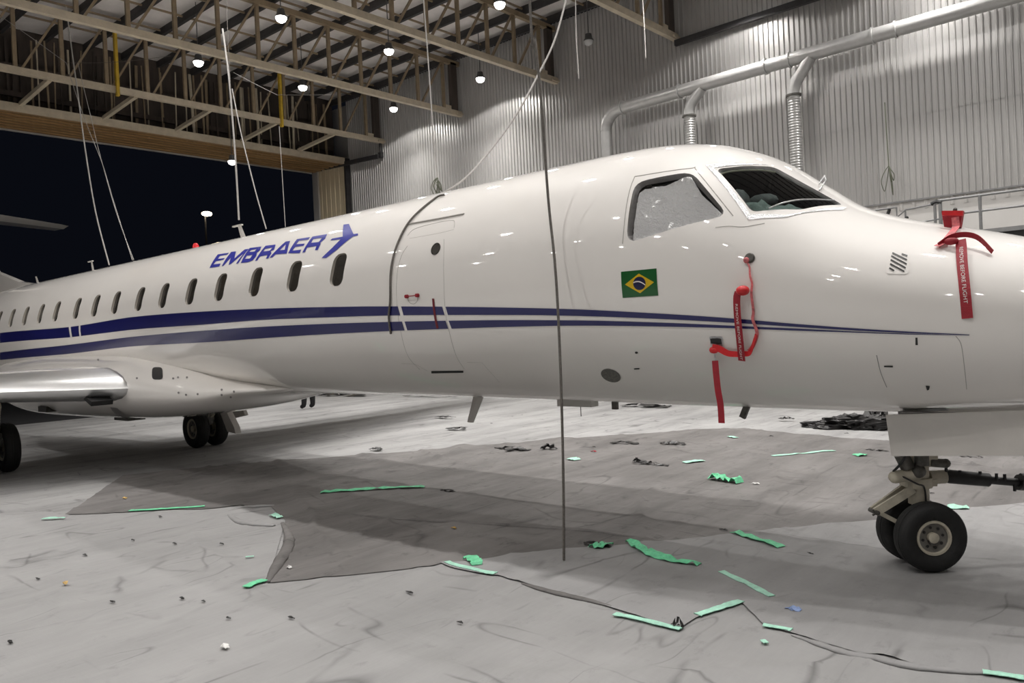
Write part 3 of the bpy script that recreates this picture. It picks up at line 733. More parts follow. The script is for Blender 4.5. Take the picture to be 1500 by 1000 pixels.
for top, bot, segs in ((up_top, up_bot, ((0.5, 101, 0, 2), (104, 115.5, 2, 1), (118, 583, 1, 3.5), (588, 648, 3.5, 3.5), (653, 1420, 3.5, 0))),
                       (lo_top, lo_bot, ((0.5, 589, 0, 4), (593, 653, 4, 4), (657.5, 1420, 4.5, 0)))):
    for xa, xb, s1, s2 in segs:
        lim = [xa] + [x for x in (330, 760, 1100) if xa + 40 < x < xb - 40] + [xb]
        if len(lim) == 2:
            decal('stripe', stripe(top, bot, xa, xb, s1, s2), M['blue'], craft, .09, .004)
        else:
            vs, fs = [], []
            for q in range(len(lim) - 1):
                pl = stripe(top, bot, lim[q], lim[q + 1], s1 if q == 0 else 0, s2 if q == len(lim) - 2 else 0)
                v, f = conform([cast(*p)[0] for p in pl], .09, .004); n1 = len(vs); vs += v; fs += [tuple(i + n1 for i in t) for t in f]
            mesh_obj('stripe', vs, fs, M['blue'], craft, True)

# --- lettering and emblem
def zz1(l): return [(300 + a / 15, 340 + b / 15) for a, b in l]
def zz2(l): return [(390 + a / 15, 330 + b / 15) for a, b in l]
def zz3(l): return [(465 + a / 15.38, 320 + b / 15.38) for a, b in l]
LET = [
 (zz1([(110, 785), (290, 490), (535, 455), (500, 495), (335, 525), (290, 592), (445, 570), (415, 605), (250, 640), (190, 712), (355, 690), (322, 755)]), []),
 (zz1([(378, 748), (585, 435), (692, 425), (655, 585), (880, 382), (970, 368), (738, 688), (690, 695), (868, 462), (590, 690), (528, 725), (580, 560), (415, 742)]), []),
 (zz1([(795, 678), (990, 350), (1250, 320), (1215, 400), (1150, 455), (1138, 520), (1060, 620), (960, 660)]), [zz1([(1020, 395), (985, 440), (1090, 428), (1150, 370)]), zz1([(930, 520), (885, 590), (1000, 578), (1055, 500)])]),
 (zz1([(1110, 630), (1340, 300), (1560, 275), (1530, 385), (1450, 420), (1470, 460), (1400, 580), (1345, 582), (1385, 500), (1215, 535), (1160, 625)]), [zz1([(1330, 370), (1290, 425), (1430, 408), (1500, 335)])]),
 (zz2([(75, 715), (430, 360), (530, 345), (458, 620), (210, 640), (140, 705)]), [zz2([(300, 550), (410, 538), (435, 420)])]),
 (zz2([(485, 615), (680, 305), (968, 262), (930, 315), (725, 340), (665, 418), (850, 402), (825, 450), (640, 478), (575, 560), (775, 535), (740, 612)]), []),
 (zz2([(798, 600), (1020, 250), (1345, 195), (1300, 290), (1190, 385), (1200, 410), (1135, 545), (1075, 548), (1110, 455), (905, 490), (850, 595)]), [zz2([(1040, 305), (990, 388), (1160, 368), (1235, 275)])]),
]
for pl, hs in LET: decal('letter', pl, M['logo_blue'], craft, .06, .004, holes=hs)
decal('emblem', zz3([(100, 890), (330, 670), (530, 470), (330, 492), (295, 492), (335, 455), (575, 410), (592, 140), (715, 125), (820, 355), (915, 338), (920, 385), (810, 405), (640, 530), (450, 700), (205, 890)]), M['logo_blue'], craft, .05, .004)

# --- flag
def quadmap(c, u, v):
    a, b, d, e = [Vector(p) for p in c]; return tuple((a * (1 - u) + b * u) * (1 - v) + (e * (1 - u) + d * u) * v)
fc = [(910, 398), (962, 393), (964.5, 432.5), (912.5, 436)]
decal('flag', fc, M['flag_green'], craft, .04, .004)
fl = decal('flag_field', [quadmap(fc, .09, .5), quadmap(fc, .5, .13), quadmap(fc, .91, .5), quadmap(fc, .5, .87)], M['flag_yellow'], craft, .04, .0055)
decal('flag_disc', [quadmap(fc, .5 + .175 * math.cos(a), .5 + .25 * math.sin(a)) for a in np.linspace(0, 2 * PI, 24, endpoint=False)], M['flag_blue'], craft, .04, .007)
arc1 = [quadmap(fc, .335 + .33 * t, .455 - .07 * math.sin(PI * min(1, t * .9 + .1)) + .10 * t * t) for t in np.linspace(0, 1, 9)]
arc2 = [(x, y + 1.7) for x, y in reversed(arc1)]
decal('flag_band', arc1 + arc2, M['white_print'], craft, .03, .0085)

# --- service door
door = groove('service_door', [(597, 360), (588, 375), (582, 400), (581, 440), (586, 480), (597, 520), (615, 541)], .0022, M['seam'])
groove('door_edge', [(650.5, 350), (650, 400), (652, 450), (658, 485), (668, 520), (680, 540)], .0022, M['seam'], door)
groove('door_edge', [(597, 345), (608, 335), (640, 326), (662, 322.5), (666, 326), (665, 334)], .0024, M['seam'], door)
groove('door_edge', [(665, 336), (640, 342), (600, 349)], .0012, M['seam'], door)
groove('drip_rail', [(598, 328.5), (640, 321), (680, 313.5)], .009, M['seam'], door, off=.004)
decal('door_slot', [(632, 543), (679, 542.5), (679, 545.5), (632, 546.5)], M['black'], door, .05, .003)
groove('door_edge', [(588, 532.5), (608, 533), (626, 543)], .0015, M['seam'], door, smooth=False)
groove('door_edge', [(684, 530.5), (706, 531), (722, 549), (732, 560)], .0015, M['seam'], door, smooth=False)
c, n = cast(638.5, 364.5); u, w_ = frame_of(n)
MB().lathe([(.062, 0), (.062, .006), (.052, .006), (.050, .002), (.0, .002)], c, n, 24).build('porthole', M['pane'], door, True)
a, na = cast(597, 434); b, nb = cast(612.5, 432.5)
h = MB()
for q, nn in ((a, na), (b, nb)): h.lathe([(.0, .03), (.018, .028), (.02, .0)], q, nn, 12)
h.tube([a + na * .025, b + nb * .025], .005).build('door_handle', M['red'], door, True)
groove('handle_recess', [(597, 436), (600, 443), (606, 445), (611, 441), (612, 434)], .003, M['seam'], door)
decal('latch_strip', [(633.5, 437), (636.5, 437), (643, 480), (640, 481)], mat('dark_red_strip', (.16, .012, .02), .5, vary=.15), door, .05, .006)

# --- small fittings on the skin
def oval(c, rx, ry, n=20, rot=0.):
    return [(c[0] + rx * math.cos(a) * math.cos(rot) - ry * math.sin(a) * math.sin(rot), c[1] + rx * math.cos(a) * math.sin(rot) + ry * math.sin(a) * math.cos(rot)) for a in np.linspace(0, 2 * PI, n, endpoint=False)]
decal('scupper', oval((895, 549.5), 15, 9, rot=.35), M['dirt'], craft, .05, .004)
decal('drain_hole', oval((932.5, 516), 2.2, 1.6), M['black'], craft, .05, .004)
decal('latch', [(929, 539), (937, 538.5), (937, 540.2), (929, 540.6)], M['black'], craft, .05, .004)
decal('landing_light', rounded([(223, 538), (238, 538), (239, 556), (223, 556)], 5), M['black'], craft, .05, .006)
for q in ((201, 554), (144, 527), (254, 554.5), (261, 553), (274, 553), (262, 575), (273, 578), (290, 577), (325, 571), (325, 578), (343, 573.5), (338, 581)):
    decal('fastener', oval(q, 1.6, 1.6, 8), M['seal'], craft, .05, .006)
# vent plate with slanted slots
vp = decal('vent_plate', rounded([(1299, 366), (1333, 367), (1331, 402), (1297, 401)], 6), M['paint'], craft, .05, .003)
for (x1, y1, x2, y2) in ((1307, 371, 1328.5, 381.4), (1305.4, 375.4, 1328, 387.4), (1304.6, 381, 1326.6, 393), (1303.8, 387, 1324.6, 398), (1302.7, 393, 1309.8, 396.8), (1320.8, 372.6, 1329, 375.6)):
    d = Vector((x2 - x1, y2 - y1)).normalized(); o = Vector((-d.y, d.x)) * 1.15
    decal('vent_slot', [(x1 - o.x, y1 - o.y), (x2 - o.x, y2 - o.y), (x2 + o.x, y2 + o.y), (x1 + o.x, y1 + o.y)], M['black'], vp, .03, .006)
# nose wheel well side panel lines and latches
groove('panel_line', [(1284, 520), (1290, 545), (1299, 567)], .0022, M['seal'])
groove('panel_line', [(1400, 492), (1408, 505), (1413, 540), (1416, 570)], .0022, M['seam'])
for pl in ([(1341, 494), (1344, 494), (1344.5, 505), (1341, 505)], [(1295, 535), (1308, 535), (1308, 537.5), (1295, 537)], [(1356, 564), (1362, 565), (1361, 570), (1358, 571)]):
    decal('latch', pl, M['black'], craft, .04, .004)
decal('red_mark', [(103, 484), (117, 482.5), (118, 492.5), (105, 494.5)], M['paint'], craft, .06, .002)

# --- antennas and beacon
def blade(base, tip, chord, thick, name='antenna', top=None):
    b, t = Vector(base), Vector(tip); m = MB(); d = Vector((chord / 2, 0, 0)); w2 = Vector((0, thick / 2, 0))
    q = []
    for p, s in ((b, 1.), (t, .6)):
        q += [p - d * s, p - w2 * s, p + d * s, p + w2 * s]
    m.add(q, [(3, 2, 1, 0), (4, 5, 6, 7), (0, 1, 5, 4), (1, 2, 6, 5), (2, 3, 7, 6), (3, 0, 4, 7)])
    if top: m.box(t + Vector((-.05, 0, 0)), top)
    return m.build(name, M['paint_dull'], craft)
blade((-10.80, Y0, 3.44), (-10.93, Y0, 3.70), .16, .03, top=(.26, .035, .02))
blade((-16.45, Y0, 3.44), (-16.52, Y0, 3.70), .12, .03, top=(.22, .03, .02))
blade((-19.5, Y0, 3.44), (-19.65, Y0, 3.66), .16, .03)
blade((-6.08, Y0, 1.22), (-6.24, Y0, .90), .17, .035)
for x, l in ((-8.0, .35), (-14.3, .16), (-13.4, .16)):
    MB().lathe([(.0, .05), (.05, .045), (.10, .0)], (x, Y0, 3.46), (0, 0, 1), 14).build('antenna_bump', M['paint'], craft, True)
MB().lathe([(.0, .13), (.03, .12), (.05, .08), (.055, .0)], (-12.3, Y0, 3.46), (0, 0, 1), 14).build('beacon', M['beacon'], craft, True)
pa = at_y(846, 592, Y0)
MB().box((pa.x, Y0, 1.155), (.42, .12, .07)).build('belly_antenna', M['paint_dull'], craft)
pa = at_y(1092, 598, 6.1)
MB().bar((pa.x + .02, 6.1, 1.2), (pa.x - .03, 6.1, 1.09), .03, .05).build('drain_mast', M['gear_dark'], craft)
pa = at_y(901, 592, Y0); MB().bar((pa.x, Y0, 1.2), (pa.x, Y0, 1.10), .03, .06).build('drain_mast', M['gear_dark'], craft)
pa = at_y(846, 600, Y0); MB().tube([(pa.x + .04, Y0, 1.15), (pa.x + .04, Y0, 1.02)], .004).build('static_wick', M['gear_dark'], craft)

# --- wings
def airfoil(c, t, n=14):
    xs_ = [.5 * (1 - math.cos(PI * i / n)) for i in range(n + 1)]
    th = lambda x: 5 * t * (.2969 * math.sqrt(x) - .126 * x - .3516 * x * x + .2843 * x ** 3 - .1015 * x ** 4)
    cb = lambda x: .02 * math.sin(PI * x)
    return xs_, [c * (cb(x) + th(x)) for x in xs_], [c * (cb(x) - th(x)) for x in xs_]
def wing(side, name):
    secs = [(1.0, -11.75, 4.9, .115, 1.30), (1.3, -11.95, 4.7, .112, 1.33), (3.5, -12.90, 3.3, .11, 1.42), (6.5, -14.17, 2.1, .11, 1.60), (10.0, -15.65, 1.1, .10, 1.86)]
    rings = []; lead = []
    for (o, xl, c, t, z) in secs:
        xx, up, lo = airfoil(c, t); y = Y0 + side * o
        rings.append([Vector((xl - x * c, y, z + u)) for x, u in zip(xx, up)] + [Vector((xl - x * c, y, z + l)) for x, l in reversed(list(zip(xx, lo)))][1:-1])
        lead.append([Vector((xl + .012 - x * c, y, z + u * 1.03 + .004)) for x, u in reversed(list(zip(xx[:5], up[:5])))] + [Vector((xl + .012 - x * c, y, z + l * 1.03 - .004)) for x, l in list(zip(xx[1:4], lo[1:4]))])
    k = len(rings[0]); v = [p for r in rings for p in r]
    f = [(i * k + j, i * k + (j + 1) % k, (i + 1) * k + (j + 1) % k, (i + 1) * k + j) for i in range(len(rings) - 1) for j in range(k)] + [tuple((len(rings) - 1) * k + j for j in range(k))]
    wg = MB().add(v, f).build(name, M['paint'], craft, True)
    k = len(lead[0]); v = [p for r in lead for p in r]
    MB().add(v, [(i * k + j, i * k + j + 1, (i + 1) * k + j + 1, (i + 1) * k + j) for i in range(len(lead) - 1) for j in range(k - 1)]).build('leading_edge', M['silver'], wg, True)
    return wg
wr = wing(-1, 'wing'); wing(1, 'wing')
# dark intake slot near the wing root underside and black root strip
q = at_y(145, 578, 4.72)
MB().box((-12.22, 4.66, 1.20), (.30, .30, .07), Matrix.Rotation(.35, 3, 'Y')).build('root_slot', M['black'], wr)
decal('root_strip', [(162, 596), (172, 597), (182, 605), (192, 610), (182, 611), (170, 606)], M['seal'], craft, .05, .006)
for pq, yy, s in (((190, 611), 5.9, (.55, .3, .08)), ((75, 598), 5.2, (.4, .3, .10))):
    c = at_y(*pq, yy); MB().box(c, s).build('air_intake', M['gear_dark'], craft)

# --- tail
fin = [(-18.9, 3.40), (-20.6, 3.62), (-22.3, 4.0), (-25.2, 6.55), (-27.6, 6.6), (-26.2, 3.3)]
MB().add([(x, Y0 - .07, z) for x, z in fin] + [(x, Y0 + .07, z) for x, z in fin], [(0, 1, 2, 3, 4, 5), (11, 10, 9, 8, 7, 6)] + [(i, i + 6, (i + 1) % 6 + 6, (i + 1) % 6) for i in range(6)]).build('fin', M['paint'], craft)
tp = at_y(100, 331, 10.0)
tl = []
for y, xl, c, z, th in ((2.62, tp.x + .02, 1.25, tp.z, .10), (2.9, tp.x + .25, 1.4, tp.z, .12), (Y0, tp.x + 2.0, 2.2, tp.z + .02, .20), (9.72, tp.x + .25, 1.4, tp.z, .12), (10.0, tp.x + .02, 1.25, tp.z, .10)):
    tl.append([Vector((xl, y, z)), Vector((xl - c * .35, y, z + th / 2)), Vector((xl - c, y, z)), Vector((xl - c * .35, y, z - th / 2))])
v = [p for r in tl for p in r]
MB().add(v, [(i * 4 + j, i * 4 + (j + 1) % 4, i * 4 + 4 + (j + 1) % 4, i * 4 + 4 + j) for i in range(4) for j in range(4)] + [(3, 2, 1, 0), (16, 17, 18, 19)]).build('tailplane', M['paint'], craft)

# --- wheels and undercarriage
def wheel(name, c, r, w, parent, hubside=-1, hubs=.5, axis=(0, 1, 0)):
    c = Vector(c); e = empty(name); e.parent = parent; e.location = c - world_loc(parent)
    h = w / 2
    MB().lathe([(r * hubs, -h * .62), (r * .60, -h * .85), (r * .78, -h), (r * .92, -h * .86), (r * .985, -h * .55), (r * .98, -h * .30), (r, -h * .28), (r, -h * .02), (r * .985, 0), (r, h * .02), (r, h * .28), (r * .98, h * .30), (r * .985, h * .55), (r * .92, h * .86), (r * .78, h), (r * .60, h * .85), (r * hubs, h * .62)], c, axis, 48).build('tyre', M['tyre'], e, True)
    m = MB(); R2 = r * hubs * 1.02
    for s in (-1, 1):
        m.lathe([(R2, s * h * .62), (R2 * .97, s * h * .70), (R2 * .86, s * h * .68), (R2 * .80, s * h * .42), (R2 * .32, s * h * .30)], c, axis, 32)
    m.build('hub', M['hub'], e, True); m = MB()
    for s in (-1, 1): m.lathe([(R2 * 1.0, s * h * .66), (R2 * .98, s * h * .73), (R2 * .86, s * h * .72), (R2 * .82, s * h * .55)], c, axis, 32).lathe([(R2 * .30, s * h * .28), (R2 * .30, s * h * .66), (R2 * .2, s * h * .72), (0, s * h * .72)], c, axis, 20)
    m.build('rim', M['gear'], e, True)
    ax = Vector(axis); ux = ax.cross(Vector((0, 0, 1))).normalized(); hh = None
    for k in range(8):
        a = 2 * PI * k / 8 + .2; q = c + ux * (math.cos(a) * R2 * .58) + ax * (hubside * h * .40) + Vector((0, 0, math.sin(a) * R2 * .58))
        if hh is None: hh = MB().lathe([(R2 * .085, 0), (R2 * .085, -.004), (0, -.005)], q, axis, 8).build('hub_hole', M['black'], e, origin=q); o = hh
        else: o = hh.copy(); COL.objects.link(o); o.parent = e; o.location = q - world_loc(e)
    return e
NX = -1.645
STEER = math.radians(42)           # nose wheels turned towards the wall
def steer(p):
    c, s_ = math.cos(STEER), math.sin(STEER); x, y = p[0] - NX, p[1] - Y0; return Vector((NX + c * x - s_ * y, Y0 + s_ * x + c * y, p[2]))
class SB(MB):
    def build(s, *a, **k):
        s.v = [steer(q) for q in s.v]; return MB.build(s, *a, **k)
AXLE = steer((NX, Y0 + 1, 0)) - Vector((NX, Y0, 0))
ng = SB().tube([(NX, Y0, .24), (NX, Y0, .50)], .05, 16).tube([(NX, Y0, .48), (NX, Y0, .66)], .072, 20).tube([(NX, Y0, .60), (NX, Y0, .67)], .095, 20).tube([(NX, Y0, .66), (NX, Y0, 1.25)], .075, 20).build('nose_gear', M['gear'], craft, True)
SB().tube([(NX, Y0 - .19, .2475), (NX, Y0 + .19, .2475)], .035, 12).build('axle', M['gear_dark'], ng, True)
for q in (-.135, .135): wheel('wheel', steer((NX, Y0 + q, .2475 + .021)), .2475, .17, craft, axis=AXLE)
for s in (-1, 1):
    SB().bar((NX - .06, Y0 + s * .05, .60), (NX - .335, Y0 + s * .025, .435), .022, .06).build('torque_link', M['gear'], ng)
SB().bar((NX - .325, Y0, .44), (NX - .05, Y0, .28), .07, .03).build('torque_link', M['gear'], ng)
SB().tube([(NX - .335, Y0 - .06, .435), (NX - .335, Y0 + .06, .435)], .018, 10).tube([(NX - .37, Y0 - .05, .46), (NX - .34, Y0 - .05, .435)], .008).tube([(NX - .37, Y0 - .05, .42), (NX - .34, Y0 - .05, .435)], .008).build('link_pin', M['gear_dark'], ng)
SB().tube([(NX - .22, Y0 - .10, .70), (NX - .05, Y0 - .10, .72)], .045, 14).ball((NX - .22, Y0 - .10, .70), .045).build('steering_actuator', M['gear'], ng, True)
SB().tube([(NX - .16, Y0 - .09, .86), (NX - .12, Y0 - .10, .76)], .05, 12).tube([(NX - .03, Y0 - .12, .78), (NX - .03, Y0 - .12, .90)], .05, 12).ball((NX - .06, Y0 - .13, .74), .05).build('actuator_block', M['gear_dark'], ng, True)
SB().tube([(NX + .05, Y0 - .08, .79), (NX + .15, Y0 - .09, .78)], .032, 12).ball((NX + .16, Y0 - .09, .78), .034).build('taxi_light', M['gear_dark'], ng, True)
SB().tube(spline([(NX - .23, Y0 - .1, .74), (NX - .17, Y0 - .14, .83), (NX - .12, Y0 - .12, .94), (NX - .05, Y0 - .1, 1.02)]), .009, 6).build('hose', M['black'], ng, True)
SB().tube(spline([(NX - .2, Y0 - .13, .72), (NX - .1, Y0 - .17, .66), (NX - .02, Y0 - .12, .62), (NX + .01, Y0 - .08, .50)]), .007, 6).build('hose', M['black'], ng, True)
SB().box((NX, Y0, .635), (.22, .12, .05)).box((NX + .05, Y0, .82), (.10, .2, .12)).build('collar', M['gear'], ng)
# nose gear door hanging beside the strut
gd = [(-1.745, 5.95, 1.165), (-1.712, 5.93, .878), (.35, 5.93, 1.02), (.35, 5.98, 1.30)]
MB().add([Vector(p) for p in gd] + [Vector(p) + Vector((0, .03, 0)) for p in gd], [(0, 1, 2, 3), (7, 6, 5, 4), (0, 4, 5, 1), (1, 5, 6, 2), (2, 6, 7, 3), (3, 7, 4, 0)]).build('nose_gear_door', M['paint_dull'], craft)
gd2 = [Vector((p[0], 2 * Y0 - p[1], p[2])) for p in gd]
MB().add(gd2 + [p + Vector((0, -.03, 0)) for p in gd2], [(3, 2, 1, 0), (4, 5, 6, 7), (0, 1, 5, 4), (1, 2, 6, 5), (2, 3, 7, 6), (3, 0, 4, 7)]).build('nose_gear_door', M['paint_dull'], craft)
decal('wheel_bay', [(1322, 598), (1385, 597.5), (1392, 601), (1322, 604)], M['black'], craft, .05, .004)
MB().box((NX + .25, 6.0, 1.16), (.55, .05, .06)).build('door_hinge', M['seal'], craft)
# main gear
def main_gear(xc, yc, r, sgn, big):
    g = MB().tube([(xc, yc, .36), (xc + .10, yc, .75), (xc + .2, yc, 1.35)], [.07, .08, .09], 16).build('main_gear', M['gear'], craft, True)
    MB().bar((xc + .05, yc, .45), (xc + .75, yc + .1 * sgn, 1.15), .06, .08).build('side_brace', M['gear'], g)
    MB().tube([(xc, yc - .24, r), (xc, yc + .24, r)], .05, 12).build('axle', M['gear_dark'], g, True)
    MB().box((xc + .16, yc, .55), (.12, .14, .22)).tube(spline([(xc + .2, yc - .05, .9), (xc + .28, yc - .08, .7), (xc + .22, yc - .1, .5), (xc + .1, yc - .1, .42)]), .015, 6).ball((xc + .2, yc - .08, .62), .06).build('brake_unit', M['gear_dark'], g)
    for s in (-1, 1): wheel('wheel', (xc, yc + s * .19, r + .004), r, .24, craft, hubs=.52)
    return g
g = main_gear(-14.47, 7.44, .36, 1, 0); main_gear(-14.86, 4.02, .40, -1, 1)
dq = [at_y(322, 603, 7.5), at_y(331, 601, 7.5), at_y(343, 626, 7.5), at_y(345, 635, 7.5), at_y(333, 632, 7.5)]
MB().add(dq + [p + Vector((.03, .1, 0)) for p in dq], [(0, 1, 2, 3, 4), (9, 8, 7, 6, 5)] + [(i, i + 5, (i + 1) % 5 + 5, (i + 1) % 5) for i in range(5)]).build('gear_door', M['paint_dull'], craft)
dq = [at_y(332, 600, 7.9), at_y(354, 596, 7.9), at_y(359, 608, 7.9), at_y(338, 613, 7.9)]
MB().add(dq + [p + Vector((.02, .06, 0)) for p in dq], [(0, 1, 2, 3), (7, 6, 5, 4)] + [(i, i + 4, (i + 1) % 4 + 4, (i + 1) % 4) for i in range(4)]).build('gear_door', M['paint_dull'], craft)

# ================================================================== TOW BAR
tb = empty('tow_bar', 'black tow bar coupled to the nose gear strut, running off to the right', 'tow bar', (NX + .15, Y0 - .06, .66))
Yt = Y0
SB().tube([(NX + .08, Yt, .665), (NX + .20, Yt, .665)], .05, 12).build('coupling', M['gear'], tb, True)
SB().tube([(NX + .19, Yt, .665), (NX + .23, Yt, .665), (NX + .52, Yt, .625)], [.035, .052, .050], 14).build('damper', M['black'], tb, True)
SB().tube([(NX + .5, Yt, .628), (NX + .9, Yt, .575), (NX + 2.6, Yt, .35)], .030, 12).build('shaft', M['black'], tb, True)
SB().tube([(NX + .74, Yt, .597), (NX + 1.25, Yt, .53)], .058, 14).tube([(NX + .74, Yt - .03, .64), (NX + .95, Yt - .03, .61)], .03, 10).build('sleeve', M['black'], tb, True)
for a, h in ((.20, .06), (.30, .05), (.45, .055), (.57, .05), (.63, .05), (.70, -.07)):
    SB().tube([(NX + a, Yt - .02, .69 - .132 * a), (NX + a, Yt - .02, .69 - .132 * a + h + .01)], .011, 8).build('bolt', M['black'], tb)

# ================================================================== COVERS AND STREAMERS
def text_tris(body):
    cu = bpy.data.curves.new('t', 'FONT'); cu.body = body; cu.size = 1; o = bpy.data.objects.new('t', cu); COL.objects.link(o)
    bpy.context.view_layer.update(); e = o.evaluated_get(bpy.context.evaluated_depsgraph_get()); me = e.to_mesh()
    v = np.array([tuple(p.co)[:2] for p in me.vertices]); f = [tuple(p.vertices) for p in me.polygons]; e.to_mesh_clear(); bpy.data.objects.remove(o)
    return v, f
TXT = text_tris('REMOVE BEFORE FLIGHT')
def ribbon(name, path, width, side, material, parent, thick=.003):
    pts = spline(path, 5); m = MB(); k = len(pts); sd = Vector(side)
    v = []
    for i, p in enumerate(pts):
        d = (pts[min(i + 1, k - 1)] - pts[max(i - 1, 0)]).normalized(); s = (sd - d * sd.dot(d)).normalized(); n = d.cross(s)
        w2 = (width[0] + (width[1] - width[0]) * i / (k - 1) if isinstance(width, tuple) else width) / 2
        v += [p - s * w2 - n * thick / 2, p + s * w2 - n * thick / 2, p + s * w2 + n * thick / 2, p - s * w2 + n * thick / 2]
    f = [(i * 4 + j, i * 4 + (j + 1) % 4, i * 4 + 4 + (j + 1) % 4, i * 4 + 4 + j) for i in range(k - 1) for j in range(4)] + [(3, 2, 1, 0), tuple((k - 1) * 4 + j for j in range(4))]
    return m.add(v, f).build(name, material, parent)
def print_on(path, width, side, parent, material, a0=.1, a1=.9, flip=False, frac=.42):
    """lettering laid along a ribbon, on the face turned to the lens side"""
    pts = spline(path, 5); L = [0]
    for i in range(len(pts) - 1): L.append(L[-1] + (pts[i + 1] - pts[i]).length)
    v, f = TXT; x0, x1 = v[:, 0].min(), v[:, 0].max(); h = .72; out = []
    sd = Vector(side)
    for x, y in v:
        s = (a0 + (x - x0) / (x1 - x0) * (a1 - a0)) * L[-1]; i = min(max(int(np.searchsorted(L, s)) - 1, 0), len(pts) - 2)
        t = (s - L[i]) / (L[i + 1] - L[i]); p = pts[i].lerp(pts[i + 1], t); d = (pts[i + 1] - pts[i]).normalized(); q = (sd - d * sd.dot(d)).normalized(); n = d.cross(q)
        if n.dot(CAMP - p) < 0: n = -n
        out.append(p + q * ((y / h - .5) * frac * width * (-1 if flip else 1)) + n * .004)
    mesh_obj('lettering', out, f, material, parent)
    return
XS = (1, 0, 0)
# upper sensor cap with short strap
c1, n1 = cast(1098.5, 378)
t = empty('sensor_cap', 'metal disc cap with red plug and thin red strap, high on the nose side', 'probe cover', c1)
MB().lathe([(.035, 0), (.035, .012), (.028, .02), (0, .02)], c1, n1, 20).build('disc', M['gear_dark'], t, True)
MB().ball(c1 + n1 * .03 + Vector((-.02, 0, -.02)), .022, 10, (1, .8, 1)).build('plug', M['pink'], t, True)
pth = [cast(*p)[0] + cast(*p)[1] * .02 for p in ((1096, 386), (1099, 392), (1100, 404), (1103, 416), (1102, 430), (1105, 455), (1104, 466), (1109, 480), (1110, 490), (1104, 505), (1098, 512))]
ribbon('strap', pth, (.010, .028), XS, M['pink'], t)
# round red ball cover with printed streamer
c2, n2 = cast(1093, 424.5)
t = empty('pitot_cover', 'round red probe cover with a printed red streamer hanging from it', 'probe cover', c2)
MB().tube([c2, c2 + n2 * .10], .018, 12).build('probe', M['gear_dark'], t, True)
MB().ball(c2 + n2 * .07, .042, 16, (1.1, 1.2, .85)).build('cover', M['red_light'], t, True)
hang = lambda px, off: [cast(*p)[0] + cast(*p)[1] * off for p in px]
pth = hang(((1085, 427), (1083, 436), (1084, 460), (1087, 490), (1090, 522)), .05)
ribbon('streamer', pth, .052, XS, M['red'], t); print_on(pth, .052, XS, t, M['white_print'], .16, .98, frac=.34)
MB().tube([pth[0], c2 + n2 * .08], .012, 8).build('loop', M['red'], t, True)
# lower static probe cover with plain streamer
c3, n3 = cast(1050, 499)
t = empty('static_probe_cover', 'black boxed probe with red wrap and a plain red streamer hanging below the belly line', 'probe cover', c3)
pv, pf = conform([cast(*p)[0] for p in rounded([(1039, 492), (1059, 492.5), (1060, 506), (1041, 505)], 3)], .03, .004)
mesh_obj('base_plate', pv, pf, M['tapefoil'], t)
pv, pf = conform([cast(*p)[0] for p in [(1041, 495), (1057, 495.5), (1058, 503), (1042, 502)]], .03, .010)
mesh_obj('black_box', pv, pf, M['black'], t)
pth = hang(((1046, 505), (1056, 507), (1068, 513), (1080, 514.5), (1092, 514), (1101, 512), (1108, 494), (1110, 487)), .035)
ribbon('strap', pth, (.05, .03), (0, 0, 1), M['red_light'], t)
MB().ball(cast(1048, 509)[0] + cast(1048, 509)[1] * .03, .03, 12, (1.3, .7, .9)).build('wrap', M['red_light'], t, True)
q = cast(1051, 522)[0] + cast(1051, 522)[1] * .05
pth = [q, q + Vector((.004, 0, -.10)), q + Vector((.015, -.004, -.22)), q + Vector((.028, 0, -.33)), q + Vector((.03, .0, -.46))]
ribbon('streamer', pth, .05, XS, M['red'], t)
MB().tube([q + Vector((0, 0, .05)), q], .006, 8).build('ring', M['tapefoil'], t)
# nose-top cover: red pouch on the far pitot, strap with loop, printed streamer
q0 = at_y(1395, 330, 6.05)
t = empty('nose_probe_cover', 'red pouch on the nose top with a pinkish strap, loop and printed streamer', 'probe cover', q0)
def on(px, py, off=.02):
    h, n = cast(px, py); return h + n * off
k0 = [at_y(*p, 6.05) for p in ((1379, 309), (1410, 309), (1406, 333), (1383, 333))]
MB().add(k0 + [p + Vector((0, .06, 0)) for p in k0], [(0, 1, 2, 3), (7, 6, 5, 4)] + [(i, i + 4, (i + 1) % 4 + 4, (i + 1) % 4) for i in range(4)]).build('pouch', M['red'], t)
MB().bar(at_y(1381, 312, 6.0), at_y(1411, 312, 6.0), .035, .03).build('pouch_rim', M['red_light'], t)
MB().ball(at_y(1399, 307, 6.0), .014, 10).build('toggle', M['gear_dark'], t)
pth = [at_y(1399, 318, 5.98), at_y(1400, 332, 5.97), on(1394, 344), on(1382, 358), on(1372, 364)]
ribbon('strap', pth, .045, XS, M['pink'], t)
pth = [on(1374, 363), on(1386, 358, .04), on(1398, 357, .06), on(1415, 358, .07), on(1432, 362, .06), on(1453, 373, .02)]
ribbon('loop', pth, .035, (0, -.4, 1), M['red'], t)
MB().ball(on(1392, 361, .04), .03, 12, (1.5, .8, .8)).build('knot', M['red'], t, True)
pth = [on(1405, 360, .045), on(1407, 368, .03), on(1409, 390, .016), on(1413, 425, .012), on(1417, 466, .012)]
ribbon('streamer', pth, .062, XS, M['red'], t); print_on(pth, .062, XS, t, M['white_print'], .12, .84, frac=.36)

# ================================================================== ROPES
def rope(pts, r, material, label, bundle=None, n=6, name='rope', sm=True):
    t = empty(name, label, 'rope', pts[0])
    MB().tube(spline(pts, n) if sm else pts, r, 6).build('line', material, t, True)
    return t
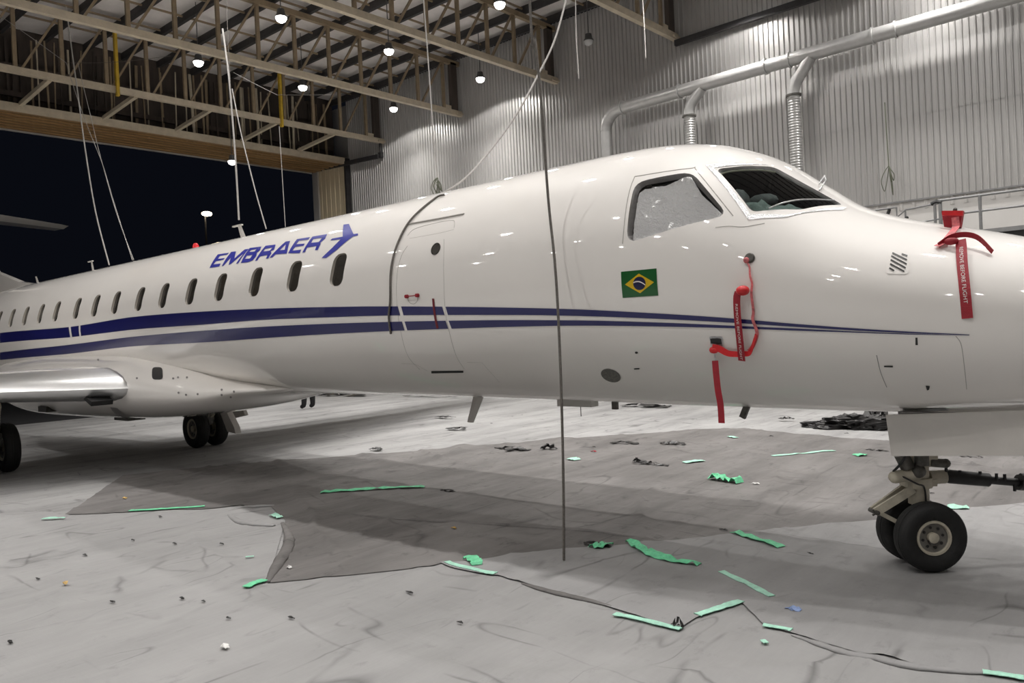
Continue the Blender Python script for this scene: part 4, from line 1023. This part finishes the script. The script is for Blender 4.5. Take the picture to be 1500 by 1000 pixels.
# thick plumb rope in front of the fuselage, end resting on the floor
bx = at_z(826, 821, .03)
rope([Vector((bx.x, bx.y, .035)), at_y(825, 690, bx.y), at_y(821, 540, 4.99), at_y(814, 400, 5.0), at_y(803, 290, 5.05), at_y(793, 150, 5.0), at_y(784, 60, 5.0), at_y(774, -40, 5.0), Vector((-4.0, 5.0, ROOF_Z))], .011, M['rope'], 'long grey rope hanging before the fuselage, its end on the floor')
# pale rope swinging from the roof to the crown, then draped over the skin
top_ = at_y(645, 285, Y0 - .35)
rope([at_y(842, -60, 8.5), at_y(829, 0, 8.3), at_y(812, 60, 8.0), at_y(787, 112, 7.7), at_y(755, 170, 7.3), at_y(715, 224, 6.8), at_y(680, 262, 6.3), top_], .012, M['rope_pale'], 'pale rope swinging in a curve from the roof to the fuselage top')
rope([on(652, 287, .015), on(640, 291, .015), on(615, 311, .015), on(598, 330, .015), on(585, 355, .015), on(577, 380, .015), on(573.5, 405, .015), on(573, 440, .015), on(571, 465, .015), on(574, 488, .015)], .011, M['rope'], 'grey rope draped over the fuselage just behind the service door')
rope([at_y(619, -20, 9), at_y(628, 100, 9), at_y(635, 200, 9), at_y(641, 262, 9)], .010, M['rope_pale'], 'thin pale rope hanging straight down to a tied bundle')
def bundle(c, w, h, material, label, n=6, r=.01):
    t = empty('rope_bundle', label, 'rope', c)
    for i in range(n):
        a = random.uniform(-1, 1); b = random.uniform(.5, 1)
        p = [c, c + Vector((a * w * .5, -.03, -h * .15)), c + Vector((a * w, -.02 * i, -h * b * .6)), c + Vector((a * w * .8, .02, -h * b)), c + Vector((a * w * .4, .02, -h * b * .6)), c + Vector((0, 0, -.02))]
        MB().tube(spline(p, 5), r, 6).build('coil', material, t, True)
    return t
bundle(at_y(641, 260, 9), .17, .30, M['rope_green'], 'knotted greenish rope bundle hanging just above the fuselage top', 7, .006)
rope([at_y(1296, 150, 17.7), at_y(1299, 200, 17.7), at_y(1302, 244, 17.7)], .012, M['rope_green'], 'thin dark cord hanging on the wall down to a tied coil')
bundle(at_y(1302, 243, 17.7), .15, .62, M['rope_green'], 'coiled dark cord tied up against the corrugated wall', 5, .009)
for pl, y, r, lab in (
  ([(97, 10), (106, 80), (113, 130), (125, 220), (140, 310), (160, 388)], 7.5, .016, 'thickest white rope at the far left, crossing the brown header'),
  ([(97, 92), (112, 140), (130, 190), (150, 240), (168, 300), (194, 381)], 7.6, .007, 'thin white line right of the thickest left rope, left one of the close pair'),
  ([(114, 92), (123, 130), (134, 175), (146, 225), (170, 310), (196, 381)], 7.7, .007, 'thin white line right of the thickest left rope, right one of the close pair'),
  ([(326, 42), (335, 110), (341, 180), (346, 250), (350, 322)], 7.2, .016, 'white rope hanging past the low lamp to the blade antenna'),
  ([(340, 130), (352, 190), (364, 240), (377, 290), (390, 335)], 7.2, .010, 'white rope slanting down to the right of the low lamp'),
  ([(409, 185), (413, 250), (418, 332)], 8.5, .006, 'thin grey line falling from the yellow post to the fuselage'),
  ([(332, 0), (334, 60), (338, 130)], 7.2, .005, 'thin upright line beside the rope above the second truss'),
  ([(0, 23), (50, 58), (97, 92)], (6.4, 7.0, 7.6), .006, 'thin wire sloping down from the top left corner'),
  ([(97, 92), (170, 91), (250, 82)], (7.6, 8.5, 9.6), .005, 'thin wire running level from the rope knot towards the first lamp'),
  ([(342, 106), (372, 122), (406, 139)], 9.5, .006, 'thin wire sloping from the white ropes to the yellow post'),
  ([(406, 139), (450, 139), (490, 139)], 9.5, .004, 'thin level wire from the yellow post towards the wall'),
  ([(843, -20), (844, 50), (848, 115)], 12, .010, 'straight pale rope before the shaded top of the wall'),
  ([(940, -20), (944, 40), (946, 85)], 14, .008, 'faint straight line before the shaded wall, left of the fourth truss end')):
    rope([at_y(*p, y[i] if isinstance(y, tuple) else y) for i, p in enumerate(pl)], r, M['rope_pale'] if r > .005 else M['rope'], lab)

# ================================================================== FLOOR TAPE, SCRAPS
def zf(x, y, lift): return zs(x, y) + lift
def strip(px, w, material, label, lift=.030, crumple=0.):
    """tape strip: centre line given, width w metres"""
    pts = spline([at_z(*p) for p in px], 6); k = len(pts); v = []
    for i, p in enumerate(pts):
        d = (pts[min(i + 1, k - 1)] - pts[max(i - 1, 0)]).normalized(); s = Vector((-d.y, d.x, 0)); ww2 = w / 2 * random.uniform(.8, 1.15)
        for q in (-1, 0, 1):
            a = p + s * ww2 * q; v.append((a.x, a.y, zf(a.x, a.y, lift) + (crumple * random.random() if 0 < i < k - 1 else 0)))
    f = [(i * 3 + j, i * 3 + j + 1, i * 3 + 4 + j, i * 3 + 3 + j) for i in range(k - 1) for j in (0, 1)]
    n = len(v); v += [(a, b, c - .004) for a, b, c in v]; f += [tuple(n + i for i in reversed(q)) for q in f]
    f += [(i * 3, i * 3 + 3, n + i * 3 + 3, n + i * 3) for i in range(k - 1)] + [(i * 3 + 2, n + i * 3 + 2, n + i * 3 + 5, i * 3 + 5) for i in range(k - 1)]
    o = mesh_obj('tape_strip', v, f, material, None, False, (pts[0].x, pts[0].y, pts[0].z)); tag(o, label, 'tape'); return o
G, Pm = M['tape'], M['tape_pale']
for px, w, m, lab, cr in (
  ([(190, 752), (245, 750), (300, 745)], .06, G, 'long thin green tape along the left edge of the dark drop cloth', 0),
  ([(62, 765), (95, 763)], .05, Pm, 'pale tape at the far left corner of the dark drop cloth', .01),
  ([(360, 866), (374, 860), (388, 854)], .075, G, 'bright green tape at the torn corner of the dark drop cloth', 0),
  ([(655, 829), (690, 837), (726, 847)], .06, Pm, 'mint tape starting the front edge of the grey cloth', 0),
  ([(686, 822), (694, 826), (699, 832)], .10, G, 'short curled green tape beside the mint tape start', .03),
  ([(900, 904), (950, 915), (998, 927)], .055, Pm, 'mint tape on the front edge, ending at a dark knot', 0),
  ([(1022, 907), (1055, 896), (1086, 885)], .06, Pm, 'mint tape slanting up to the right from the dark knot', 0),
  ([(1057, 842), (1095, 860), (1131, 878)], .055, Pm, 'mint tape slanting down in the shade before the nose wheel', 0),
  ([(1118, 922), (1140, 925), (1160, 929)], .045, Pm, 'short mint tape at the start of the lifted cloth edge', 0),
  ([(922, 798), (940, 812), (970, 824), (1025, 834)], .085, G, 'wide crumpled green tape under the nose, right of the plumb rope', .035),
  ([(866, 804), (880, 806), (892, 801)], .10, G, 'small crumpled green tape just right of the plumb rope end', .03),
  ([(1075, 784), (1100, 793), (1145, 806)], .09, G, 'dark green tape lying across the cloth edge behind the nose wheel', .02),
  ([(1440, 990), (1470, 994), (1500, 999)], .05, Pm, 'mint tape in the bottom right corner of the floor', 0),
  ([(1388, 749), (1420, 751)], .10, Pm, 'pale crumpled tape right behind the nose wheels', .02),
  ([(1132, 671), (1175, 667), (1222, 662)], .08, Pm, 'long pale tape on the far part of the dark cloth', 0),
  ([(1002, 680), (1030, 677)], .12, Pm, 'short pale tape right of the black plastic string', .01),
  ([(1042, 703), (1060, 706), (1084, 710)], .13, G, 'bright green crumpled tape lump on the dark cloth before the strut', .07),
  ([(398, 757), (410, 762)], .07, Pm, 'pale tape on the turned back flap of the left cloth', .02),
  ([(470, 724), (520, 721), (570, 718), (622, 716)], .10, G, 'long dirty green tape in the deep shade below the fuselage', .02),
  ([(1253, 672), (1266, 671)], .16, G, 'small green tape splash near the hanging gear door', .02),
  ([(1068, 641), (1078, 643)], .10, Pm, 'tiny pale tape at the far edge of the dark cloth', .01),
  ([(360, 820), (372, 819)], .03, Pm, 'tiny mint tape scrap alone on the left foreground cloth', 0),
  ([(1117, 944), (1123, 949)], .03, Pm, 'tiny mint tape scrap in the lower right foreground', 0),
  ([(835, 674), (846, 676)], .14, Pm, 'pale tape flake just right of the plumb rope on the dark cloth', .02)):
    strip(px, w, m, lab, .024 if cr == 0 else .026, cr)

def scrap(c, size, material, label, name='plastic_scrap', group=None, h=.03, seed=0, cat='scrap', n=9):
    rnd = random.Random(seed); m = MB(); c = Vector((c.x, c.y, zf(c.x, c.y, .018)))
    rows = []
    for i in range(n):
        for j in range(5):
            a = i / (n - 1) - .5; b = j / 4 - .5; tap = 1 - (2 * abs(a)) ** 2 * .8
            rows.append(c + Vector((a * size[0] + rnd.uniform(-.1, .1) * size[0] / n, b * size[1] * tap * rnd.uniform(.5, 1.3) + rnd.uniform(-.28, .28) * size[1], max(.001, h * rnd.random() * tap * (1 - abs(b))))))
    m.add(rows, [(i * 5 + j, i * 5 + j + 1, (i + 1) * 5 + j + 1, (i + 1) * 5 + j) for i in range(n - 1) for j in range(4) if rnd.random() > (.30 if n > 6 else 0)])
    o = m.build(name, material, None, False, c); tag(o, label, cat, group)
    md = o.modifiers.new('thick', 'SOLIDIFY'); md.thickness = .004
    return o
sd = 1
for px, s, lab, h in (((1245, 626), (1.15, .55), 'big crumpled heap of black plastic on the white film, left of the gear door', .38),
                      ((1285, 615), (.35, .35), 'upright twist of black plastic at the end of the big heap', .40),
                      ((953, 683), (.55, .12), 'string of black plastic lying across the dark cloth', .06),
                      ((933, 679), (.12, .08), 'small upright curl of black plastic at the string end', .12),
                      ((806, 660), (.30, .20), 'small pointed black plastic lump left of the plumb rope', .13),
                      ((750, 660), (.70, .30), 'flattened black plastic trail at the far edge of the dark cloth', .06),
                      ((945, 596), (1.3, .5), 'dark clutter lying at the foot of the far wall, right part', .12),
                      ((500, 580), (2.6, .5), 'dark clutter lying along the far wall behind the standing person', .14),
                      ((630, 581.5), (2.4, .4), 'dark clutter along the far wall, left of the leaning antenna', .10),
                      ((668, 630), (.50, .25), 'dark plastic patch on the white film below the leaning antenna', .06),
                      ((652, 613), (.6, .2), 'dark plastic shreds left of the leaning antenna tip', .06),
                      ((550, 660), (.30, .15), 'lone dark scrap on the white film under mid fuselage', .05),
                      ((915, 651), (.5, .25), 'dark shreds on the far cloth right of the plumb rope', .05),
                      ((985, 652), (.45, .2), 'greenish dark shreds on the far cloth under the nose', .05),
                      ((1152, 617), (.30, .15), 'small dark scrap on the white film under the nose', .05),
                      ((1285, 662), (.3, .1), 'thin dark fold beside the hanging gear door corner', .03),
                      ((1420, 675), (.3, .12), 'dark shreds on the floor behind the tow bar', .04),
                      ((655, 722), (.22, .09), 'dark scrap beside the long dirty green tape', .03),
                      ((993, 922), (.09, .06), 'dark knot of plastic where two mint tapes meet', .06),
                      ((875, 802), (.28, .10), 'black crease of plastic behind the small green tape', .04)):
    if lab.startswith('big crumpled'):
        c = at_z(*px); m = bmesh.new(); bmesh.ops.create_icosphere(m, subdivisions=5, radius=1)
        for vtx in m.verts:
            q = vtx.co; nz = vnoise(np.array([q.x * 3.2 + 5]), np.array([q.y * 3.2 + q.z * 2 + 9]), 8)[0] + .6 * vnoise(np.array([q.x * 8 + 5]), np.array([q.y * 8 + q.z * 5 + 9]), 9)[0]
            k_ = .45 + .55 * nz + .35 * abs(vnoise(np.array([q.x * 17 + 3]), np.array([q.y * 17 + q.z * 11]), 31)[0] - .5); vtx.co = Vector((q.x * .80 * k_, q.y * .38 * k_, max(0, q.z) * (.20 + .10 * q.x) * k_))
        me = bpy.data.meshes.new('plastic_heap'); m.to_mesh(me); m.free(); me.materials.append(M['scrap'])
        o = bpy.data.objects.new('plastic_heap', me); o.location = (c.x, c.y, .015); COL.objects.link(o); tag(o, lab, 'plastic heap')
    else:
        scrap(at_z(*px), s, M['scrap'], lab, 'plastic_scrap', None, h, sd)
    sd += 1
for px in ((195, 794), (256, 799), (55, 851), (125, 817), (235, 760), (267, 881), (298, 886), (165, 886), (335, 910), (600, 873), (674, 917), (427, 911), (1318, 733), (1185, 815), (1365, 725), (1130, 640), (870, 656), (1240, 637), (720, 622), (1060, 780), (325, 800), (15, 946)):
    scrap(at_z(*px), (.045 + .03 * random.random(), .02), M['scrap'], 'small dark crumb of plastic lying on the floor covering', 'plastic_crumb', 'dark plastic crumbs on the floor covering', .012, sd, n=4); sd += 1
for px, m, s, lab in (((96, 863), 'trash_amber', .06, 'amber scrap on the left foreground cloth'), ((424, 836), 'trash_white', .05, 'white pebble-like paper scrap near the torn corner'), ((330, 953), 'trash_white', .06, 'white paper shred in the lower left foreground'),
                      ((183, 733), 'trash_amber', .09, 'small amber scrap on the left end of the dark cloth'), ((665, 777), 'trash_amber', .06, 'tiny yellow scrap in the middle of the dark cloth'), ((1162, 898), 'trash_blue', .10, 'bluish cloth scrap on the right foreground'),
                      ((1107, 711), 'trash_white', .09, 'white paper scrap right of the bright green lump'), ((870, 663), 'red', .10, 'small red scrap on the far cloth beyond the plumb rope')):
    scrap(at_z(*px), (s, s * .6), M[m], lab, 'litter_scrap', None, .03, sd, 'litter', 5); sd += 1

# curled edges and folds of the drop cloths
def roll(px, r, material, label, flat=.5, name='cloth_fold'):
    pts = spline([at_z(*p) for p in px], 6); m = MB(); rs = [r * (.25 + .75 * math.sin(PI * (i + .6) / (len(pts) + .2))) * random.uniform(.85, 1.1) for i in range(len(pts))]
    m.tube([Vector((p.x, p.y, zf(p.x, p.y, .015))) for p in pts], rs, 10)
    c = pts[0]; o = m.build(name, material, None, True, (c.x, c.y, 0))
    for v in o.data.vertices: v.co.z = .015 + (v.co.z - .015) * flat
    tag(o, label, 'cloth fold'); return o
roll([(392, 856), (404, 835), (418, 812), (424, 790), (414, 768)], .06, M['sheet_mid'], 'rolled up torn edge of the dark drop cloth by the bright green tape')
roll([(335, 757), (350, 766), (375, 770), (402, 772)], .055, M['sheet_pale'], 'turned back flap of the pale left cloth')
roll([(335, 752), (365, 745), (402, 742)], .04, M['sheet_pale'], 'upper crease of the turned back pale flap')
roll([(765, 858), (800, 868), (850, 880), (898, 892)], .030, M['sheet_mid'], 'dark raised fold along the front edge of the grey cloth')
roll([(1160, 934), (1200, 948), (1250, 964), (1320, 978), (1400, 987), (1445, 990)], .035, M['sheet_right'], 'long lifted edge of the grey cloth in the bottom right')
roll([(490, 754), (560, 760), (680, 768), (800, 775), (880, 782), (960, 795)], .045, M['sheet_mid'], 'long raised crease of the dark cloth under the fuselage')

# ================================================================== MAINTENANCE PLATFORM BY THE WALL
PY = 15.0
pf_ = empty('maintenance_platform', 'grey maintenance platform with tube guard rails before the white lower wall', 'platform', (-2.8, PY, 0))
def w_(px, py, y=PY): return at_y(px, py, y)
def level(p, x): return Vector((x, PY, p.z))
DECK = w_(1440, 334).z - .03
tr_, mr_ = w_(1450, 284), w_(1450, 307)
for nm, pts, r in (('top_rail', [level(tr_, w_(1376, 295).x), level(tr_, .6)], .022), ('mid_rail', [level(mr_, w_(1402, 314).x), level(mr_, .6)], .020),
                   ('stair_rail', [w_(1262, 311), w_(1313, 303.5)], .016), ('stair_rail', [w_(1313, 303.5), w_(1314, 318), w_(1327, 307), w_(1378, 297)], .016), ('stair_rail', [w_(1350, 325), w_(1402, 316)], .016)):
    MB().tube(pts, r, 8).build(nm, M['rail_grey'], pf_, True)
for px, r, z1 in (((1435, 286), .026, DECK), ((1369, 297), .024, 0), ((1377, 295), .030, DECK), ((1326, 307), .016, 0), ((1264, 311), .016, 0), ((1540, 272), .026, DECK)):
    q = w_(*px); MB().tube([(q.x, PY, min(q.z, tr_.z)), (q.x, PY, max(z1, .01))], r, 8).build('post', M['rail_grey'], pf_, True)
MB().tube([(.6, PY, tr_.z), (.6, PY, DECK)], .026, 8).build('post', M['rail_grey'], pf_, True)
MB().tube([w_(1364, 299), w_(1372, 295), w_(1379, 297)], .035, 8).build('gate_latch', M['black'], pf_, True)
MB().tube([w_(1299, 318), w_(1303, 306)], .03, 8).build('clamp', M['black'], pf_, True)
MB().ball(w_(1328, 319), .035, 10).build('clamp', M['black'], pf_, True)
xa, xb = w_(1377, 300).x - .05, .75
MB().box(((xa + xb) / 2, PY + .45, DECK - .03), (xb - xa, 1.0, .07)).build('deck', M['rail_grey'], pf_)
MB().box(((xa + xb) / 2, PY + .45, DECK - .14), (xb - xa - .06, .9, .15)).build('deck_beam', M['black'], pf_)
MB().bar(Vector((w_(1470, 350).x, PY + .05, DECK - .65)), Vector((w_(1502, 325).x, PY + .05, DECK - .03)), .09, .09).build('brace', M['gear_dark'], pf_)
for x in (xa + .15, xb - .15):
    for y in (PY + .08, PY + .85): MB().bar((x, y, 0.02), (x, y, DECK - .1), .08, .08).build('leg', M['rail_grey'], pf_)
n_ = 9
for y in (PY + .05, PY + .85): MB().bar((xa, y, DECK - .06), (xa - 1.3, y, .05), .05, .16).build('stair_stringer', M['rail_grey'], pf_)
for i in range(1, n_): MB().box((xa - 1.3 * i / n_, PY + .45, DECK * (1 - i / n_)), (.24, .78, .03)).build('tread', M['rail_grey'], pf_)

# ================================================================== PERSON FAR BEHIND THE FUSELAGE
pc = at_z(452, 598, .02)
per = empty('person', 'person in black trousers and yellow vest standing beyond the fuselage, only legs showing', 'person', (pc.x, pc.y, .02))
def skinned(name, verts, edges, radii, material, parent, sub=1):
    me = bpy.data.meshes.new(name); me.from_pydata(verts, edges, []); o = bpy.data.objects.new(name, me); COL.objects.link(o)
    o.parent = parent; me.materials.append(material)
    md = o.modifiers.new('skin', 'SKIN'); md.use_smooth_shade = True
    for i, r in enumerate(radii): me.skin_vertices[0].data[i].radius = (r, r)
    me.skin_vertices[0].data[0].use_root = True
    o.modifiers.new('sub', 'SUBSURF').levels = sub; o.modifiers['sub'].render_levels = sub
    return o
bv = [(0, 0, .95), (0, 0, 1.12), (0, 0, 1.32), (0, 0, 1.44), (0, 0, 1.52), (-.02, 0, 1.60), (-.03, 0, 1.70)]
be = [(0, 1), (1, 2), (2, 3), (3, 4), (4, 5), (5, 6)]; br = [.15, .14, .16, .12, .055, .085, .085]
for s in (-1, 1):
    n = len(bv); bv += [(0, s * .10, .90), (.02, s * .13, .50), (0, s * .15, .09), (-.14, s * .16, .05)]; be += [(0, n), (n, n + 1), (n + 1, n + 2), (n + 2, n + 3)]; br += [.10, .095, .075, .06]
    n = len(bv); bv += [(0, s * .20, 1.40), (.02, s * .25, 1.12), (-.05, s * .25, .88), (-.07, s * .25, .80)]; be += [(2, n), (n, n + 1), (n + 1, n + 2), (n + 2, n + 3)]; br += [.065, .045, .032, .035]
    for k_ in range(5):
        m_ = len(bv); bv += [(-.09 + .02 * k_, s * (.25 - (.03 if k_ == 0 else 0)), .75 - (.0 if k_ else -.02)), (-.09 + .02 * k_, s * (.245 - (.04 if k_ == 0 else 0)), .71)]; be += [(n + 3, m_), (m_, m_ + 1)]; br += [.009, .008]
skinned('body', bv, be, br, M['trousers'], per)
skinned('head', [(-.03, 0, 1.54), (-.03, 0, 1.62), (-.03, 0, 1.70), (-.12, 0, 1.63)], [(0, 1), (1, 2), (1, 3)], [.06, .09, .09, .018], M['skin'], per)
skinned('vest', [(0, 0, 1.0), (0, 0, 1.2), (0, 0, 1.36), (0, -.16, 1.40), (0, .16, 1.40)], [(0, 1), (1, 2), (2, 3), (2, 4)], [.175, .175, .175, .085, .085], M['vest'], per)
skinned('hair', [(.0, 0, 1.70), (-.02, 0, 1.74)], [(0, 1)], [.095, .085], M['hair'], per)
